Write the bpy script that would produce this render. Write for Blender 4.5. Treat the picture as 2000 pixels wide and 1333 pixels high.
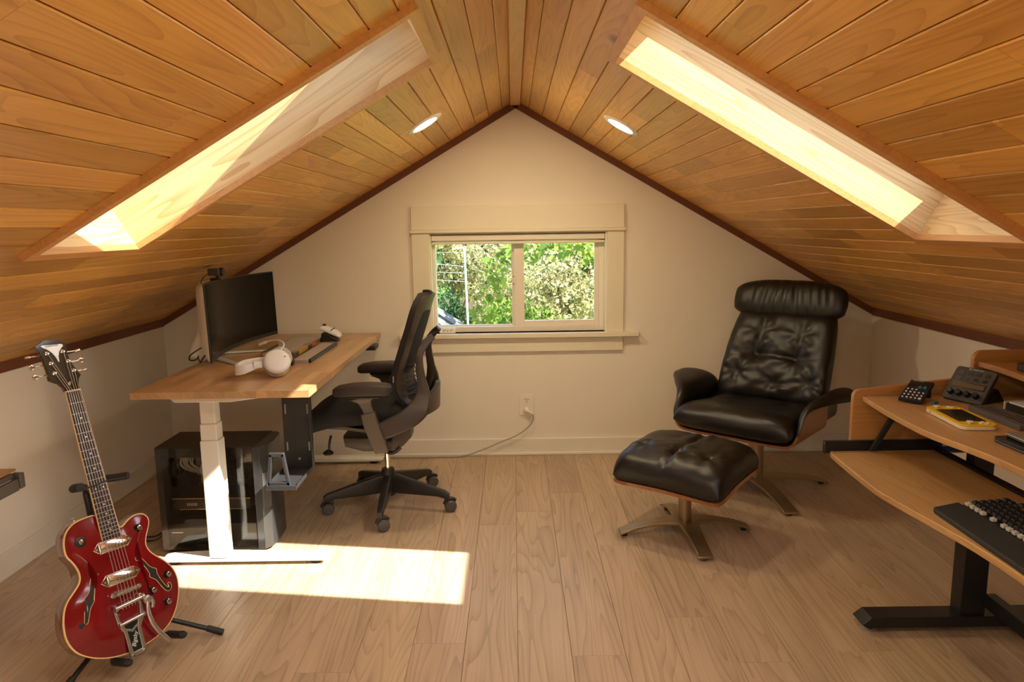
import bpy, bmesh, math, random
from math import sin, cos, pi, radians, sqrt, atan2, tan, exp
from mathutils import Vector, Matrix, noise, Quaternion
for o in list(bpy.data.objects):
    bpy.data.objects.remove(o)
SC = bpy.context.scene
COL = SC.collection
V = Vector

# ---------------------------------------------------------------- camera
PITCH, YAW, ROLL = radians(8.98), -0.0035, 0.0150
cd = bpy.data.cameras.new('camera')
cam = bpy.data.objects.new('camera', cd)
COL.objects.link(cam)
SC.camera = cam
cd.sensor_fit = 'HORIZONTAL'
cd.sensor_width = 36.0
cd.lens = 36.0 * 1420.0 / 2000.0
cd.clip_start = 0.02
cd.clip_end = 300
fw = V((sin(YAW)*cos(PITCH), cos(YAW)*cos(PITCH), -sin(PITCH)))
rt = fw.cross(V((0, 0, 1))).normalized()
up = rt.cross(fw)
r2 = rt*cos(ROLL) - up*sin(ROLL)
u2 = up*cos(ROLL) + rt*sin(ROLL)
cam.matrix_world = Matrix(((r2.x, u2.x, -fw.x, 0), (r2.y, u2.y, -fw.y, 0), (r2.z, u2.z, -fw.z, 1.40), (0, 0, 0, 1)))

# ---------------------------------------------------------------- world, sun, exposure
W = bpy.data.worlds.new('sky')
SC.world = W
W.use_nodes = True
wn = W.node_tree.nodes
wl = W.node_tree.links
bg = wn['Background']
st = wn.new('ShaderNodeTexSky')
st.sky_type = 'NISHITA'
st.sun_disc = False
st.sun_elevation = radians(41)
st.sun_rotation = radians(110)
st.air_density = 1.0
st.dust_density = 1.5
wl.new(st.outputs[0], bg.inputs[0])
bg.inputs[1].default_value = 0.50
sd = bpy.data.lights.new('sun', 'SUN')
sun = bpy.data.objects.new('sun', sd)
COL.objects.link(sun)
sd.energy = 21.0
sd.color = (1.0, 0.93, 0.82)
sd.angle = radians(0.6)
sun.rotation_euler = V((-1.071, 0.40, -1.0)).to_track_quat('-Z', 'Y').to_euler()
LAMP_COL = (1.0, 0.82, 0.51)
LAMP_W = 175.0
SC.view_settings.view_transform = 'Standard'
SC.view_settings.look = 'None'
SC.view_settings.exposure = 0.22
SC.view_settings.gamma = 1.0
SC.view_settings.use_curve_mapping = False

# ---------------------------------------------------------------- mesh helpers
def NB():
    return bmesh.new()

def face(bm, vs):
    try:
        return bm.faces.new(vs)
    except ValueError:
        return None

def box(bm, x0, x1, y0, y1, z0, z1, M=None):
    c = [V((x, y, z)) for z in (z0, z1) for y in (y0, y1) for x in (x0, x1)]
    if M is not None:
        c = [M @ p for p in c]
    v = [bm.verts.new(p) for p in c]
    for f in ((0, 2, 3, 1), (4, 5, 7, 6), (0, 1, 5, 4), (2, 6, 7, 3), (0, 4, 6, 2), (1, 3, 7, 5)):
        face(bm, [v[i] for i in f])

def hexa(bm, pts):
    """8 points, ordered bottom 4 (ccw) then top 4"""
    v = [bm.verts.new(V(p)) for p in pts]
    for f in ((3, 2, 1, 0), (4, 5, 6, 7), (0, 1, 5, 4), (1, 2, 6, 5), (2, 3, 7, 6), (3, 0, 4, 7)):
        face(bm, [v[i] for i in f])

def loft(bm, rings, cap=True, closed=True, endless=False):
    R = [[bm.verts.new(V(p)) for p in r] for r in rings]
    n = len(R[0])
    m = len(R)
    for i in range(m if endless else m-1):
        a, b = R[i], R[(i+1) % m]
        for k in range(n if closed else n-1):
            j = (k+1) % n
            face(bm, (a[k], a[j], b[j], b[k]))
    if cap and not endless:
        face(bm, list(reversed(R[0])))
        face(bm, R[-1])
    return R

def frame_at(t, ref=None):
    t = t.normalized()
    ref = V(ref) if ref is not None else (V((0, 0, 1)) if abs(t.z) < 0.95 else V((0, 1, 0)))
    s = t.cross(ref)
    if s.length < 1e-5:
        s = t.cross(V((1, 0, 0)))
    s.normalize()
    return s, s.cross(t).normalized()

def cyl(bm, p0, p1, r0, r1=None, n=20, cap=True):
    p0, p1 = V(p0), V(p1)
    if r1 is None:
        r1 = r0
    s, u = frame_at(p1-p0)
    rings = []
    for p, r in ((p0, r0), (p1, r1)):
        rings.append([p + s*(r*cos(2*pi*k/n)) + u*(r*sin(2*pi*k/n)) for k in range(n)])
    loft(bm, rings, cap)

def smooth_path(pts, k=6):
    pts = [V(p) for p in pts]
    out = []
    for i in range(len(pts)-1):
        p0 = pts[max(i-1, 0)]
        p1, p2 = pts[i], pts[i+1]
        p3 = pts[min(i+2, len(pts)-1)]
        for j in range(k):
            t = j/k
            out.append(0.5*((2*p1) + (p2-p0)*t + (2*p0-5*p1+4*p2-p3)*t*t + (3*p1-p0-3*p2+p3)*t**3))
    out.append(pts[-1])
    return out

def tube(bm, pts, r, n=10, smooth=0, closed=False, ref=None, sect=None, cap=True):
    """sweep; r = radius, list of radii, or (a, b) pairs; sect = custom unit section"""
    m0 = len(pts)
    if smooth:
        P = smooth_path(pts, smooth)
    else:
        P = [V(p) for p in pts]
    m = len(P)
    def rad(i):
        if isinstance(r, (list,)):
            t = i/(m-1)*(m0-1)
            a = min(int(t), m0-2)
            f = t-a
            A, B = r[a], r[a+1]
            if isinstance(A, tuple):
                return (A[0]*(1-f)+B[0]*f, A[1]*(1-f)+B[1]*f)
            return (A*(1-f)+B*f,)*2
        if isinstance(r, tuple):
            return r
        return (r, r)
    rings = []
    s = u = None
    for i in range(m):
        a = P[(i-1) % m] if (closed or i > 0) else P[0]
        b = P[(i+1) % m] if (closed or i < m-1) else P[-1]
        t = (b-a).normalized()
        if ref is not None or s is None:
            s, u = frame_at(t, ref)
        else:
            s = (s - t*s.dot(t)).normalized()
            u = s.cross(t).normalized()
        ra, rb = rad(i)
        if sect is None:
            rings.append([P[i] + s*(ra*cos(2*pi*k/n)) + u*(rb*sin(2*pi*k/n)) for k in range(n)])
        else:
            rings.append([P[i] + s*(ra*q[0]) + u*(rb*q[1]) for q in sect])
    loft(bm, rings, cap=cap and not closed, endless=closed)

RSQ = []
for (cx_, cy_, a0_) in ((.72, .72, 0), (-.72, .72, 90), (-.72, -.72, 180), (.72, -.72, 270)):
    for k_ in range(4):
        a_ = radians(a0_ + 30*k_)
        RSQ.append((cx_+.28*cos(a_), cy_+.28*sin(a_)))

def lathe(bm, prof, o=(0, 0, 0), axis=(0, 0, 1), n=28, cap=True):
    o = V(o)
    ax = V(axis).normalized()
    s, u = frame_at(ax)
    loft(bm, [[o + ax*h + s*(r*cos(2*pi*k/n)) + u*(r*sin(2*pi*k/n)) for k in range(n)] for r, h in prof], cap)

def prism(bm, poly, fn, h0, h1):
    """poly 2D -> fn(a, b, h) -> 3D"""
    A = [bm.verts.new(V(fn(p[0], p[1], h0))) for p in poly]
    B = [bm.verts.new(V(fn(p[0], p[1], h1))) for p in poly]
    n = len(poly)
    fs = [face(bm, list(reversed(A))), face(bm, B)]
    for k in range(n):
        j = (k+1) % n
        face(bm, (A[k], A[j], B[j], B[k]))

def rrect(x0, x1, y0, y1, r, k=5):
    out = []
    for cx, cy, a0 in ((x1-r, y1-r, 0), (x0+r, y1-r, 90), (x0+r, y0+r, 180), (x1-r, y0+r, 270)):
        for i in range(k+1):
            a = radians(a0+90*i/k)
            out.append((cx+r*cos(a), cy+r*sin(a)))
    return out

def arc2(cx, cy, r, a0, a1, n=8):
    return [(cx+r*cos(radians(a0+(a1-a0)*i/n)), cy+r*sin(radians(a0+(a1-a0)*i/n))) for i in range(n+1)]

def sheet(bm, nu, nv, f, th, flip=False, thf=None):
    """solid curved sheet: f(u, v) in [0,1]^2 gives the surface, th the thickness along the normal"""
    P = [[V(f(i/nu, j/nv)) for j in range(nv+1)] for i in range(nu+1)]
    T = []
    for i in range(nu+1):
        row = []
        for j in range(nv+1):
            du = P[min(i+1, nu)][j]-P[max(i-1, 0)][j]
            dv = P[i][min(j+1, nv)]-P[i][max(j-1, 0)]
            n = du.cross(dv)
            n = n.normalized() if n.length > 1e-9 else V((0, 0, 1))
            k = th*(thf(i/nu, j/nv) if thf else 1.0)
            row.append(P[i][j] + n*(-k if flip else k))
        T.append(row)
    A = [[bm.verts.new(p) for p in r] for r in P]
    B = [[bm.verts.new(p) for p in r] for r in T]
    for i in range(nu):
        for j in range(nv):
            face(bm, (A[i][j], A[i][j+1], A[i+1][j+1], A[i+1][j]))
            face(bm, (B[i][j], B[i+1][j], B[i+1][j+1], B[i][j+1]))
    for i in range(nu):
        face(bm, (A[i][0], A[i+1][0], B[i+1][0], B[i][0]))
        face(bm, (A[i+1][nv], A[i][nv], B[i][nv], B[i+1][nv]))
    for j in range(nv):
        face(bm, (A[0][j+1], A[0][j], B[0][j], B[0][j+1]))
        face(bm, (A[nu][j], A[nu][j+1], B[nu][j+1], B[nu][j]))

def pillow(bm, nu, nv, mid, nrm, top, bot, p=4.0, q=0.5, dent=None):
    """padded cushion; mid(u,v) centre surface over [-1,1]^2, top/bot half thicknesses"""
    A, B = [], []
    for i in range(nu+1):
        ra, rb = [], []
        for j in range(nv+1):
            u = sin(pi/2*(-1+2*i/nu))
            v = sin(pi/2*(-1+2*j/nv))
            e = (max(0, 1-abs(u)**p)*max(0, 1-abs(v)**p))**q
            m = V(mid(u, v))
            n = V(nrm(u, v)) if callable(nrm) else V(nrm)
            d = dent(u, v) if dent else 0.0
            ra.append(m + n*(top*e + d*min(1, e*2)))
            rb.append(m - n*(bot*e))
        A.append(ra)
        B.append(rb)
    VA = [[bm.verts.new(p_) for p_ in r] for r in A]
    VB = [[(VA[i][j] if i in (0, nu) or j in (0, nv) else bm.verts.new(B[i][j])) for j in range(nv+1)] for i in range(nu+1)]
    for i in range(nu):
        for j in range(nv):
            face(bm, (VA[i][j], VA[i+1][j], VA[i+1][j+1], VA[i][j+1]))
            face(bm, (VB[i][j], VB[i][j+1], VB[i+1][j+1], VB[i+1][j]))

def obj(name, bm, m, parent=None, bevel=0.0, seg=2, smooth=40, sub=0, fix=True):
    if fix:
        bmesh.ops.recalc_face_normals(bm, faces=bm.faces)
    me = bpy.data.meshes.new(name)
    bm.to_mesh(me)
    bm.free()
    for x in (m if isinstance(m, (list, tuple)) else [m]):
        me.materials.append(x)
    o = bpy.data.objects.new(name, me)
    COL.objects.link(o)
    if parent is not None:
        o.parent = parent
    if smooth:
        me.shade_smooth()
        me.set_sharp_from_angle(angle=radians(smooth))
    if bevel:
        b = o.modifiers.new('bevel', 'BEVEL')
        b.width = bevel
        b.segments = seg
        b.limit_method = 'ANGLE'
        b.angle_limit = radians(35)
        b.harden_normals = False
    if sub:
        s = o.modifiers.new('sub', 'SUBSURF')
        s.levels = s.render_levels = sub
    return o

def tag(o, label, cat=None, group=None, kind=None):
    o['label'] = label
    if cat:
        o['category'] = cat
    if group:
        o['group'] = group
    if kind:
        o['kind'] = kind
    return o

def thing(name, label, cat, loc=(0, 0, 0), rz=0.0, group=None, kind=None):
    o = bpy.data.objects.new(name, None)
    o.empty_display_size = 0.1
    COL.objects.link(o)
    o.location = loc
    o.rotation_euler = (0, 0, rz)
    return tag(o, label, cat, group, kind)

def words(name, s, size, m, parent, M, ext=0.0004, align='CENTER', shear=0.0):
    cu = bpy.data.curves.new(name, 'FONT')
    cu.body = s
    cu.size = size
    cu.extrude = ext
    cu.align_x = align
    cu.align_y = 'CENTER'
    cu.shear = shear
    t = bpy.data.objects.new(name, cu)
    COL.objects.link(t)
    dg = bpy.context.evaluated_depsgraph_get()
    me = bpy.data.meshes.new_from_object(t.evaluated_get(dg))
    bpy.data.objects.remove(t)
    me.transform(M)
    me.materials.clear()
    me.materials.append(m)
    o = bpy.data.objects.new(name, me)
    COL.objects.link(o)
    o.parent = parent
    return o

def basis(x, y, z, o=(0, 0, 0)):
    x, y, z, o = V(x), V(y), V(z), V(o)
    return Matrix(((x.x, y.x, z.x, o.x), (x.y, y.y, z.y, o.y), (x.z, y.z, z.z, o.z), (0, 0, 0, 1)))

# ---------------------------------------------------------------- materials
def mat(name, col, rough=0.5, metal=0.0, spec=0.5, coat=0.0, bump=0.0, bscale=200, var=0.0, vscale=8.0, trans=0.0, sheen=0.0):
    m = bpy.data.materials.new(name)
    m.use_nodes = True
    nt = m.node_tree
    b = nt.nodes['Principled BSDF']
    b.inputs['Base Color'].default_value = (*col, 1)
    b.inputs['Roughness'].default_value = rough
    b.inputs['Metallic'].default_value = metal
    b.inputs['Specular IOR Level'].default_value = spec
    b.inputs['Coat Weight'].default_value = coat
    b.inputs['Coat Roughness'].default_value = 0.06
    b.inputs['Transmission Weight'].default_value = trans
    b.inputs['Sheen Weight'].default_value = sheen
    tc = None
    if bump or var:
        tc = nt.nodes.new('ShaderNodeTexCoord')
    if bump:
        n = nt.nodes.new('ShaderNodeTexNoise')
        n.inputs['Scale'].default_value = bscale
        n.inputs['Detail'].default_value = 3
        nt.links.new(tc.outputs['Object'], n.inputs['Vector'])
        bp = nt.nodes.new('ShaderNodeBump')
        bp.inputs['Strength'].default_value = bump
        bp.inputs['Distance'].default_value = 0.002
        nt.links.new(n.outputs['Fac'], bp.inputs['Height'])
        nt.links.new(bp.outputs[0], b.inputs['Normal'])
    if var:
        n = nt.nodes.new('ShaderNodeTexNoise')
        n.inputs['Scale'].default_value = vscale
        n.inputs['Detail'].default_value = 4
        nt.links.new(tc.outputs['Object'], n.inputs['Vector'])
        r = nt.nodes.new('ShaderNodeValToRGB')
        r.color_ramp.elements[0].position = 0.3
        r.color_ramp.elements[1].position = 0.7
        r.color_ramp.elements[0].color = (*[c*(1-var) for c in col], 1)
        r.color_ramp.elements[1].color = (*[min(1, c*(1+var)) for c in col], 1)
        nt.links.new(n.outputs['Fac'], r.inputs[0])
        nt.links.new(r.outputs[0], b.inputs['Base Color'])
    return m

def wood(name, dark, light, axis='y', coord='Object', rough=0.42, fine=1.0, ring=0.5, var=0.0, knots=0.0, coat=0.0, scale=1.0, hue=0.0, bump=0.08, contrast=1.0):
    """procedural timber; 'axis' is the grain direction, planks carry an attribute rnd and their own uv"""
    m = bpy.data.materials.new(name)
    m.use_nodes = True
    nt = m.node_tree
    N, L = nt.nodes, nt.links
    b = N['Principled BSDF']
    b.inputs['Roughness'].default_value = rough
    b.inputs['Coat Weight'].default_value = coat
    b.inputs['Coat Roughness'].default_value = 0.15
    tc = N.new('ShaderNodeTexCoord')
    src = tc.outputs[coord]
    def mapping(across, along):
        mp = N.new('ShaderNodeMapping')
        s = {'x': (along, across, across), 'y': (across, along, across), 'z': (across, across, along)}[axis]
        mp.inputs['Scale'].default_value = s
        L.new(src, mp.inputs['Vector'])
        return mp.outputs[0]
    def mth(op, a, c, clamp=False):
        x = N.new('ShaderNodeMath')
        x.operation = op
        x.use_clamp = clamp
        for i, q in enumerate((a, c)):
            if isinstance(q, (int, float)):
                x.inputs[i].default_value = q
            else:
                L.new(q, x.inputs[i])
        return x.outputs[0]
    n1 = N.new('ShaderNodeTexNoise')
    n1.inputs['Scale'].default_value = 1.0
    n1.inputs['Detail'].default_value = 4
    n1.inputs['Distortion'].default_value = 0.5
    L.new(mapping(7*scale, 1.0*scale), n1.inputs['Vector'])
    # cathedral figure: contour lines of a stretched noise, darkening up to each late-wood line
    nc = N.new('ShaderNodeTexNoise')
    nc.inputs['Scale'].default_value = 1.0
    nc.inputs['Detail'].default_value = 1.2
    nc.inputs['Distortion'].default_value = 0.15
    L.new(mapping(7.5*scale, 0.62*scale), nc.inputs['Vector'])
    ln = mth('POWER', mth('FRACT', mth('MULTIPLY', nc.outputs['Fac'], 17.0), 0), 3.0)
    n2 = N.new('ShaderNodeTexNoise')
    n2.inputs['Scale'].default_value = 1.0
    n2.inputs['Detail'].default_value = 3
    L.new(mapping(95*scale, 1.7*scale), n2.inputs['Vector'])
    f = mth('ADD', 0.66, mth('MULTIPLY', mth('SUBTRACT', n1.outputs['Fac'], 0.5), 0.75*contrast))
    f = mth('SUBTRACT', f, mth('MULTIPLY', ln, 0.62*ring*contrast))
    f = mth('ADD', f, mth('MULTIPLY', mth('SUBTRACT', n2.outputs['Fac'], 0.5), 0.55*fine*contrast), True)
    mx = N.new('ShaderNodeMix')
    mx.data_type = 'RGBA'
    mx.inputs['A'].default_value = (*dark, 1)
    mx.inputs['B'].default_value = (*light, 1)
    L.new(f, mx.inputs['Factor'])
    out = mx.outputs['Result']
    if knots:
        vo = N.new('ShaderNodeTexVoronoi')
        vo.inputs['Scale'].default_value = 1.0
        vo.inputs['Randomness'].default_value = 1.0
        L.new(mapping(4.2, 2.2), vo.inputs['Vector'])
        rp = N.new('ShaderNodeValToRGB')
        e = rp.color_ramp.elements
        e[0].position = 0.03
        e[0].color = (1, 1, 1, 1)
        e[1].position = 0.13
        e[1].color = (0, 0, 0, 1)
        L.new(vo.outputs['Distance'], rp.inputs[0])
        # only some of the cells carry a knot
        sp = N.new('ShaderNodeSeparateColor')
        L.new(vo.outputs['Color'], sp.inputs[0])
        sel = mth('LESS_THAN', sp.outputs[0], knots)
        k = mth('MULTIPLY', rp.outputs[0], sel)
        m2 = N.new('ShaderNodeMix')
        m2.data_type = 'RGBA'
        m2.inputs['B'].default_value = (dark[0]*0.35, dark[1]*0.28, dark[2]*0.25, 1)
        L.new(k, m2.inputs['Factor'])
        L.new(out, m2.inputs['A'])
        out = m2.outputs['Result']
    if var or hue:
        at = N.new('ShaderNodeAttribute')
        at.attribute_name = 'rnd'
        hs = N.new('ShaderNodeHueSaturation')
        L.new(mth('ADD', mth('MULTIPLY', mth('SUBTRACT', at.outputs['Fac'], 0.5), 2*var), 1.0), hs.inputs['Value'])
        fr = mth('FRACT', mth('MULTIPLY', at.outputs['Fac'], 7.13), 0)
        L.new(mth('ADD', mth('MULTIPLY', mth('SUBTRACT', fr, 0.5), 2*hue), 0.5), hs.inputs['Hue'])
        L.new(out, hs.inputs['Color'])
        out = hs.outputs[0]
    L.new(out, b.inputs['Base Color'])
    if bump:
        bp = N.new('ShaderNodeBump')
        bp.inputs['Strength'].default_value = bump
        bp.inputs['Distance'].default_value = 0.001
        L.new(f, bp.inputs['Height'])
        L.new(bp.outputs[0], b.inputs['Normal'])
    return m

def emit(name, col, s):
    m = bpy.data.materials.new(name)
    m.use_nodes = True
    nt = m.node_tree
    nt.nodes.remove(nt.nodes['Principled BSDF'])
    e = nt.nodes.new('ShaderNodeEmission')
    e.inputs[0].default_value = (*col, 1)
    e.inputs[1].default_value = s
    nt.links.new(e.outputs[0], nt.nodes['Material Output'].inputs[0])
    return m

def pane(name, tint=(0.97, 0.98, 0.97), refl=1.0):
    """thin clear sheet: mostly passes light straight through, mirrors at glancing angles"""
    m = bpy.data.materials.new(name)
    m.use_nodes = True
    nt = m.node_tree
    nt.nodes.remove(nt.nodes['Principled BSDF'])
    t = nt.nodes.new('ShaderNodeBsdfTransparent')
    t.inputs[0].default_value = (*tint, 1)
    g = nt.nodes.new('ShaderNodeBsdfGlossy')
    g.inputs['Roughness'].default_value = 0.01
    fr = nt.nodes.new('ShaderNodeFresnel')
    fr.inputs[0].default_value = 1.45
    gm = nt.nodes.new('ShaderNodeNewGeometry')
    io = nt.nodes.new('ShaderNodeMapRange')
    io.inputs['To Min'].default_value = 1.45
    io.inputs['To Max'].default_value = 1/1.45
    nt.links.new(gm.outputs['Backfacing'], io.inputs['Value'])
    nt.links.new(io.outputs[0], fr.inputs[0])
    mu = nt.nodes.new('ShaderNodeMath')
    mu.operation = 'MULTIPLY'
    mu.inputs[1].default_value = refl
    nt.links.new(fr.outputs[0], mu.inputs[0])
    mx = nt.nodes.new('ShaderNodeMixShader')
    nt.links.new(mu.outputs[0], mx.inputs[0])
    nt.links.new(t.outputs[0], mx.inputs[1])
    nt.links.new(g.outputs[0], mx.inputs[2])
    nt.links.new(mx.outputs[0], nt.nodes['Material Output'].inputs[0])
    return m

M = {}
M['wall'] = mat('wall_paint', (0.87, 0.80, 0.69), 0.75, bump=0.12, bscale=260)
M['trimwhite'] = mat('white_trim_paint', (0.86, 0.80, 0.69), 0.38)
M['casing'] = mat('cream_casing_paint', (0.84, 0.775, 0.62), 0.4)
M['vinyl'] = mat('white_vinyl', (0.88, 0.80, 0.70), 0.3)
M['cedar'] = wood('cedar_boards', (0.40, 0.168, 0.030), (0.80, 0.435, 0.108), 'y', 'UV', 0.36, ring=0.50, var=0.22, hue=0.003, knots=0.07, fine=1.1)
M['cedar_dark'] = wood('dark_cedar_trim', (0.11, 0.034, 0.014), (0.20, 0.068, 0.028), 'y', 'Object', 0.45)
M['cedar_trim'] = wood('cedar_trim', (0.50, 0.22, 0.065), (0.72, 0.37, 0.13), 'y', 'Object', 0.4)
M['pine'] = wood('pine_shaft', (0.62, 0.345, 0.115), (0.95, 0.71, 0.37), 'x', 'UV', 0.35, ring=0.8, knots=0.20, fine=.7)
M['floor'] = wood('oak_floor', (0.27, 0.180, 0.108), (0.62, 0.465, 0.315), 'y', 'UV', 0.36, ring=0.55, var=0.07, hue=0.004)
M['gap'] = mat('dark_gap', (0.06, 0.025, 0.008), 0.9)
M['fgap'] = mat('floor_gap', (0.16, 0.09, 0.045), 0.9)
M['glass'] = pane('window_glass')
M['lampring'] = mat('lamp_ring', (0.85, 0.80, 0.72), 0.4)
M['lampglow'] = emit('lamp_glow', LAMP_COL, LAMP_W)
M['black'] = mat('black_plastic', (0.014, 0.013, 0.013), 0.42)
M['blackgloss'] = mat('black_gloss', (0.008, 0.008, 0.008), 0.12)
M['blackmetal'] = mat('black_metal', (0.012, 0.012, 0.013), 0.38, metal=0.0, spec=0.5)
M['rubber'] = mat('black_rubber', (0.015, 0.015, 0.015), 0.6)
M['chrome'] = mat('chrome', (0.80, 0.76, 0.70), 0.12, metal=1.0)
M['nickel'] = mat('brushed_nickel', (0.62, 0.58, 0.52), 0.32, metal=1.0)
M['whitemetal'] = mat('white_powdercoat', (0.84, 0.82, 0.76), 0.42)
M['whiteplastic'] = mat('white_plastic', (0.80, 0.78, 0.74), 0.35)
M['greyplastic'] = mat('grey_plastic', (0.30, 0.29, 0.27), 0.45)
M['darkgrey'] = mat('dark_grey', (0.05, 0.048, 0.046), 0.45)
# ---------------------------------------------------------------- the room
XL, XR, YB, YF = -2.12, 2.16, 4.35, -1.4
AX, AZ = 0.025, 2.112
C30, S30 = cos(radians(30)), 0.5
def ceil_z(x):
    return AZ - abs(x-AX)*tan(radians(30))
def SL(side, s, y, n=0.0):
    """point on a roof slope: s metres down from the ridge, y along the room, n outwards"""
    return V((AX + side*(s*C30 + n*S30), y, AZ - s*S30 + n*C30))

def plank_mesh(name, planks, m, parent=None, backing=None):
    """planks: (corner function P(a, b, h), a0, a1, b0, b1, chamfer, thick) with own uv and rnd"""
    bm = NB()
    uv = bm.loops.layers.uv.new('UVMap')
    rn = bm.faces.layers.float.new('rnd')
    for (P, a0, a1, b0, b1, c, th, rnd) in planks:
        rings = [[P(a0+c, b0, 0), P(a1-c, b0, 0), P(a1, b0, c), P(a1, b0, th), P(a0, b0, th), P(a0, b0, c)],
                 [P(a0+c, b1, 0), P(a1-c, b1, 0), P(a1, b1, c), P(a1, b1, th), P(a0, b1, th), P(a0, b1, c)]]
        ua = [a0+c, a1-c, a1, a1+th, a0-th, a0]
        R = [[bm.verts.new(p) for p in r] for r in rings]
        fs = []
        for k in range(6):
            j = (k+1) % 6
            fs.append((face(bm, (R[0][k], R[0][j], R[1][j], R[1][k])), [(ua[k], b0), (ua[j], b0), (ua[j], b1), (ua[k], b1)]))
        for e, bb in ((0, b0), (1, b1)):
            fs.append((face(bm, R[e]), [(u_, bb) for u_ in ua]))
        for f, uvs in fs:
            if f is None:
                continue
            f[rn] = rnd
            for lp, q in zip(f.loops, uvs):
                lp[uv].uv = (q[0]+rnd*31.7, q[1]+rnd*57.3)
    if backing:
        backing(bm)
    bmesh.ops.recalc_face_normals(bm, faces=bm.faces)
    return obj(name, bm, m, parent, smooth=0, fix=False)

# floor: wide oak planks running towards the window
rng = random.Random(5)
pl = []
PF = lambda a, b, h: V((a, b, -h))
wF = 0.178
x = XL - 0.02
k = 0
while x < XR:
    y = YF - rng.uniform(0, 1.4)
    while y < YB:
        L_ = rng.uniform(1.15, 1.5)
        y0, y1 = max(y, YF), min(y+L_, YB)
        if y1-y0 > 0.02:
            pl.append((PF, x+0.0004, min(x+wF, XR+.02)-0.0004, y0+0.0004, y1-0.0004, 0.0012, 0.012, rng.random()))
        y += L_
    x += wF
fl = plank_mesh('floor', pl, M['floor'])
tag(fl, 'pale oak plank floor running towards the window wall', 'floor', kind='structure')
bm = NB()
box(bm, XL-.1, XR+.1, YF-.1, YB+.1, -0.08, -0.0121)
tag(obj('trim_1', bm, M['fgap'], smooth=0), 'dark subfloor showing only in the plank joints', 'subfloor', kind='structure')

# sloping cedar ceilings with a hole each for the skylights
SKY = [(-1, 2, dict(s0=0.334, s1=1.507, y0=1.958, y1=2.484), 'left ceiling slope'),
       (1, 3, dict(s0=0.367, s1=1.518, y0=1.900, y1=2.428), 'right ceiling slope'),
       (1, 4, dict(s0=0.367, s1=1.518, y0=0.470, y1=0.998), 'right ceiling slope beside the camera, added out of view for bounce light')]  # last skylight is out of view, added so its sun patch brightens the left
def cut_rect(rects, o, g=0.0):
    s0, s1, y0, y1 = o['s0']-g, o['s1']+g, o['y0']-g, o['y1']+g
    out = []
    for (a0, a1, b0, b1) in rects:
        if a1 <= s0 or a0 >= s1 or b1 <= y0 or b0 >= y1:
            out.append((a0, a1, b0, b1))
            continue
        if b0 < y0:
            out.append((a0, a1, b0, y0))
        if b1 > y1:
            out.append((a0, a1, y1, b1))
        m0, m1 = max(b0, y0), min(b1, y1)
        if a0 < s0:
            out.append((a0, s0, m0, m1))
        if a1 > s1:
            out.append((s1, a1, m0, m1))
    return out
SMAX = {-1: (AX-XL)/C30+.06, 1: (XR-AX)/C30+.06}
wC = 0.0875
def ceiling(side, name, seed, label):
    rg = random.Random(seed)
    P = lambda a, b, h: SL(side, a, b, h)
    pl = []
    s = 0.0
    while s < SMAX[side]:
        s1 = min(s+wC, SMAX[side])
        y = YF - rg.uniform(0, 1)
        cuts = []
        while y < YB:
            # boards are short towards the window, long over the camera
            L_ = rg.uniform(0.35, 0.95) if y > 2.45 else rg.uniform(0.9, 2.2)
            cuts.append((max(y, YF), min(y+L_, YB)))
            y += L_
        for (a, b) in cuts:
            r = rg.random()
            segs = [(s, s1, a, b)]
            for sd_, nn_, o, lb_ in SKY:
                if sd_ == side:
                    segs = cut_rect(segs, o)
            for (p0, p1, q0, q1) in segs:
                if p1-p0 > 0.008 and q1-q0 > 0.008:
                    pl.append((P, p0+0.0009, p1-0.0009, q0+0.0003, q1-0.0003, 0.0032, 0.016, r))
        s += wC
    c = plank_mesh(name, pl, M['cedar'])
    tag(c, label, 'ceiling', kind='structure')
    return c
ceiling(-1, 'ceiling', 21, 'left sloping ceiling of orange cedar boards')
ceiling(1, 'ceiling', 34, 'right sloping ceiling of orange cedar boards')
for side, nm in ((-1, 'left'), (1, 'right')):
    bm = NB()
    rects = [(0, SMAX[side]+.1, YF-.14, YB+.14)]
    for sd_, nn_, o, lb_ in SKY:
        if sd_ == side:
            rects = cut_rect(rects, o, .0185)
    for (s0, s1, y0, y1) in rects:
        hexa(bm, [SL(side, s0, y0, .017), SL(side, s1, y0, .017), SL(side, s1, y1, .017), SL(side, s0, y1, .017),
                  SL(side, s0, y0, .16), SL(side, s1, y0, .16), SL(side, s1, y1, .16), SL(side, s0, y1, .16)])
    tag(obj('trim_2', bm, M['gap'], smooth=0), 'dark roof deck behind the %s ceiling boards' % nm, 'roof deck', kind='structure')
# ridge board and the dark trim along the gable and knee walls
bm = NB()
box(bm, AX-.030, AX+.026, YF, YB, AZ-.028, AZ-.002)
tag(obj('trim_3', bm, M['cedar_trim'], bevel=.002), 'flat cedar ridge board along the ceiling peak', 'trim', kind='structure')
bm = NB()
for side in (-1, 1):
    se = SMAX[side]-.06
    a, b = 0.0, se
    hexa(bm, [SL(side, a, YB-.016, -.036), SL(side, b, YB-.016, -.036), SL(side, b, YB, -.036), SL(side, a, YB, -.036),
              SL(side, a, YB-.016, 0), SL(side, b, YB-.016, 0), SL(side, b, YB, 0), SL(side, a, YB, 0)])
tag(obj('trim_4', bm, M['cedar_dark'], smooth=0), 'dark brown trim along the gable edge', 'trim', kind='structure')
for nm, x0, x1 in (('left', XL, XL+.016), ('right', XR-.016, XR)):
    zt = ceil_z(XL if nm == 'left' else XR)
    bm = NB()
    box(bm, x0, x1, YF, YB-.016, zt-.038, zt+.009)
    tag(obj('trim_5', bm, M['cedar_dark'], smooth=0), 'brown trim along the top of the %s knee wall' % nm, 'trim', kind='structure')

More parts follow.
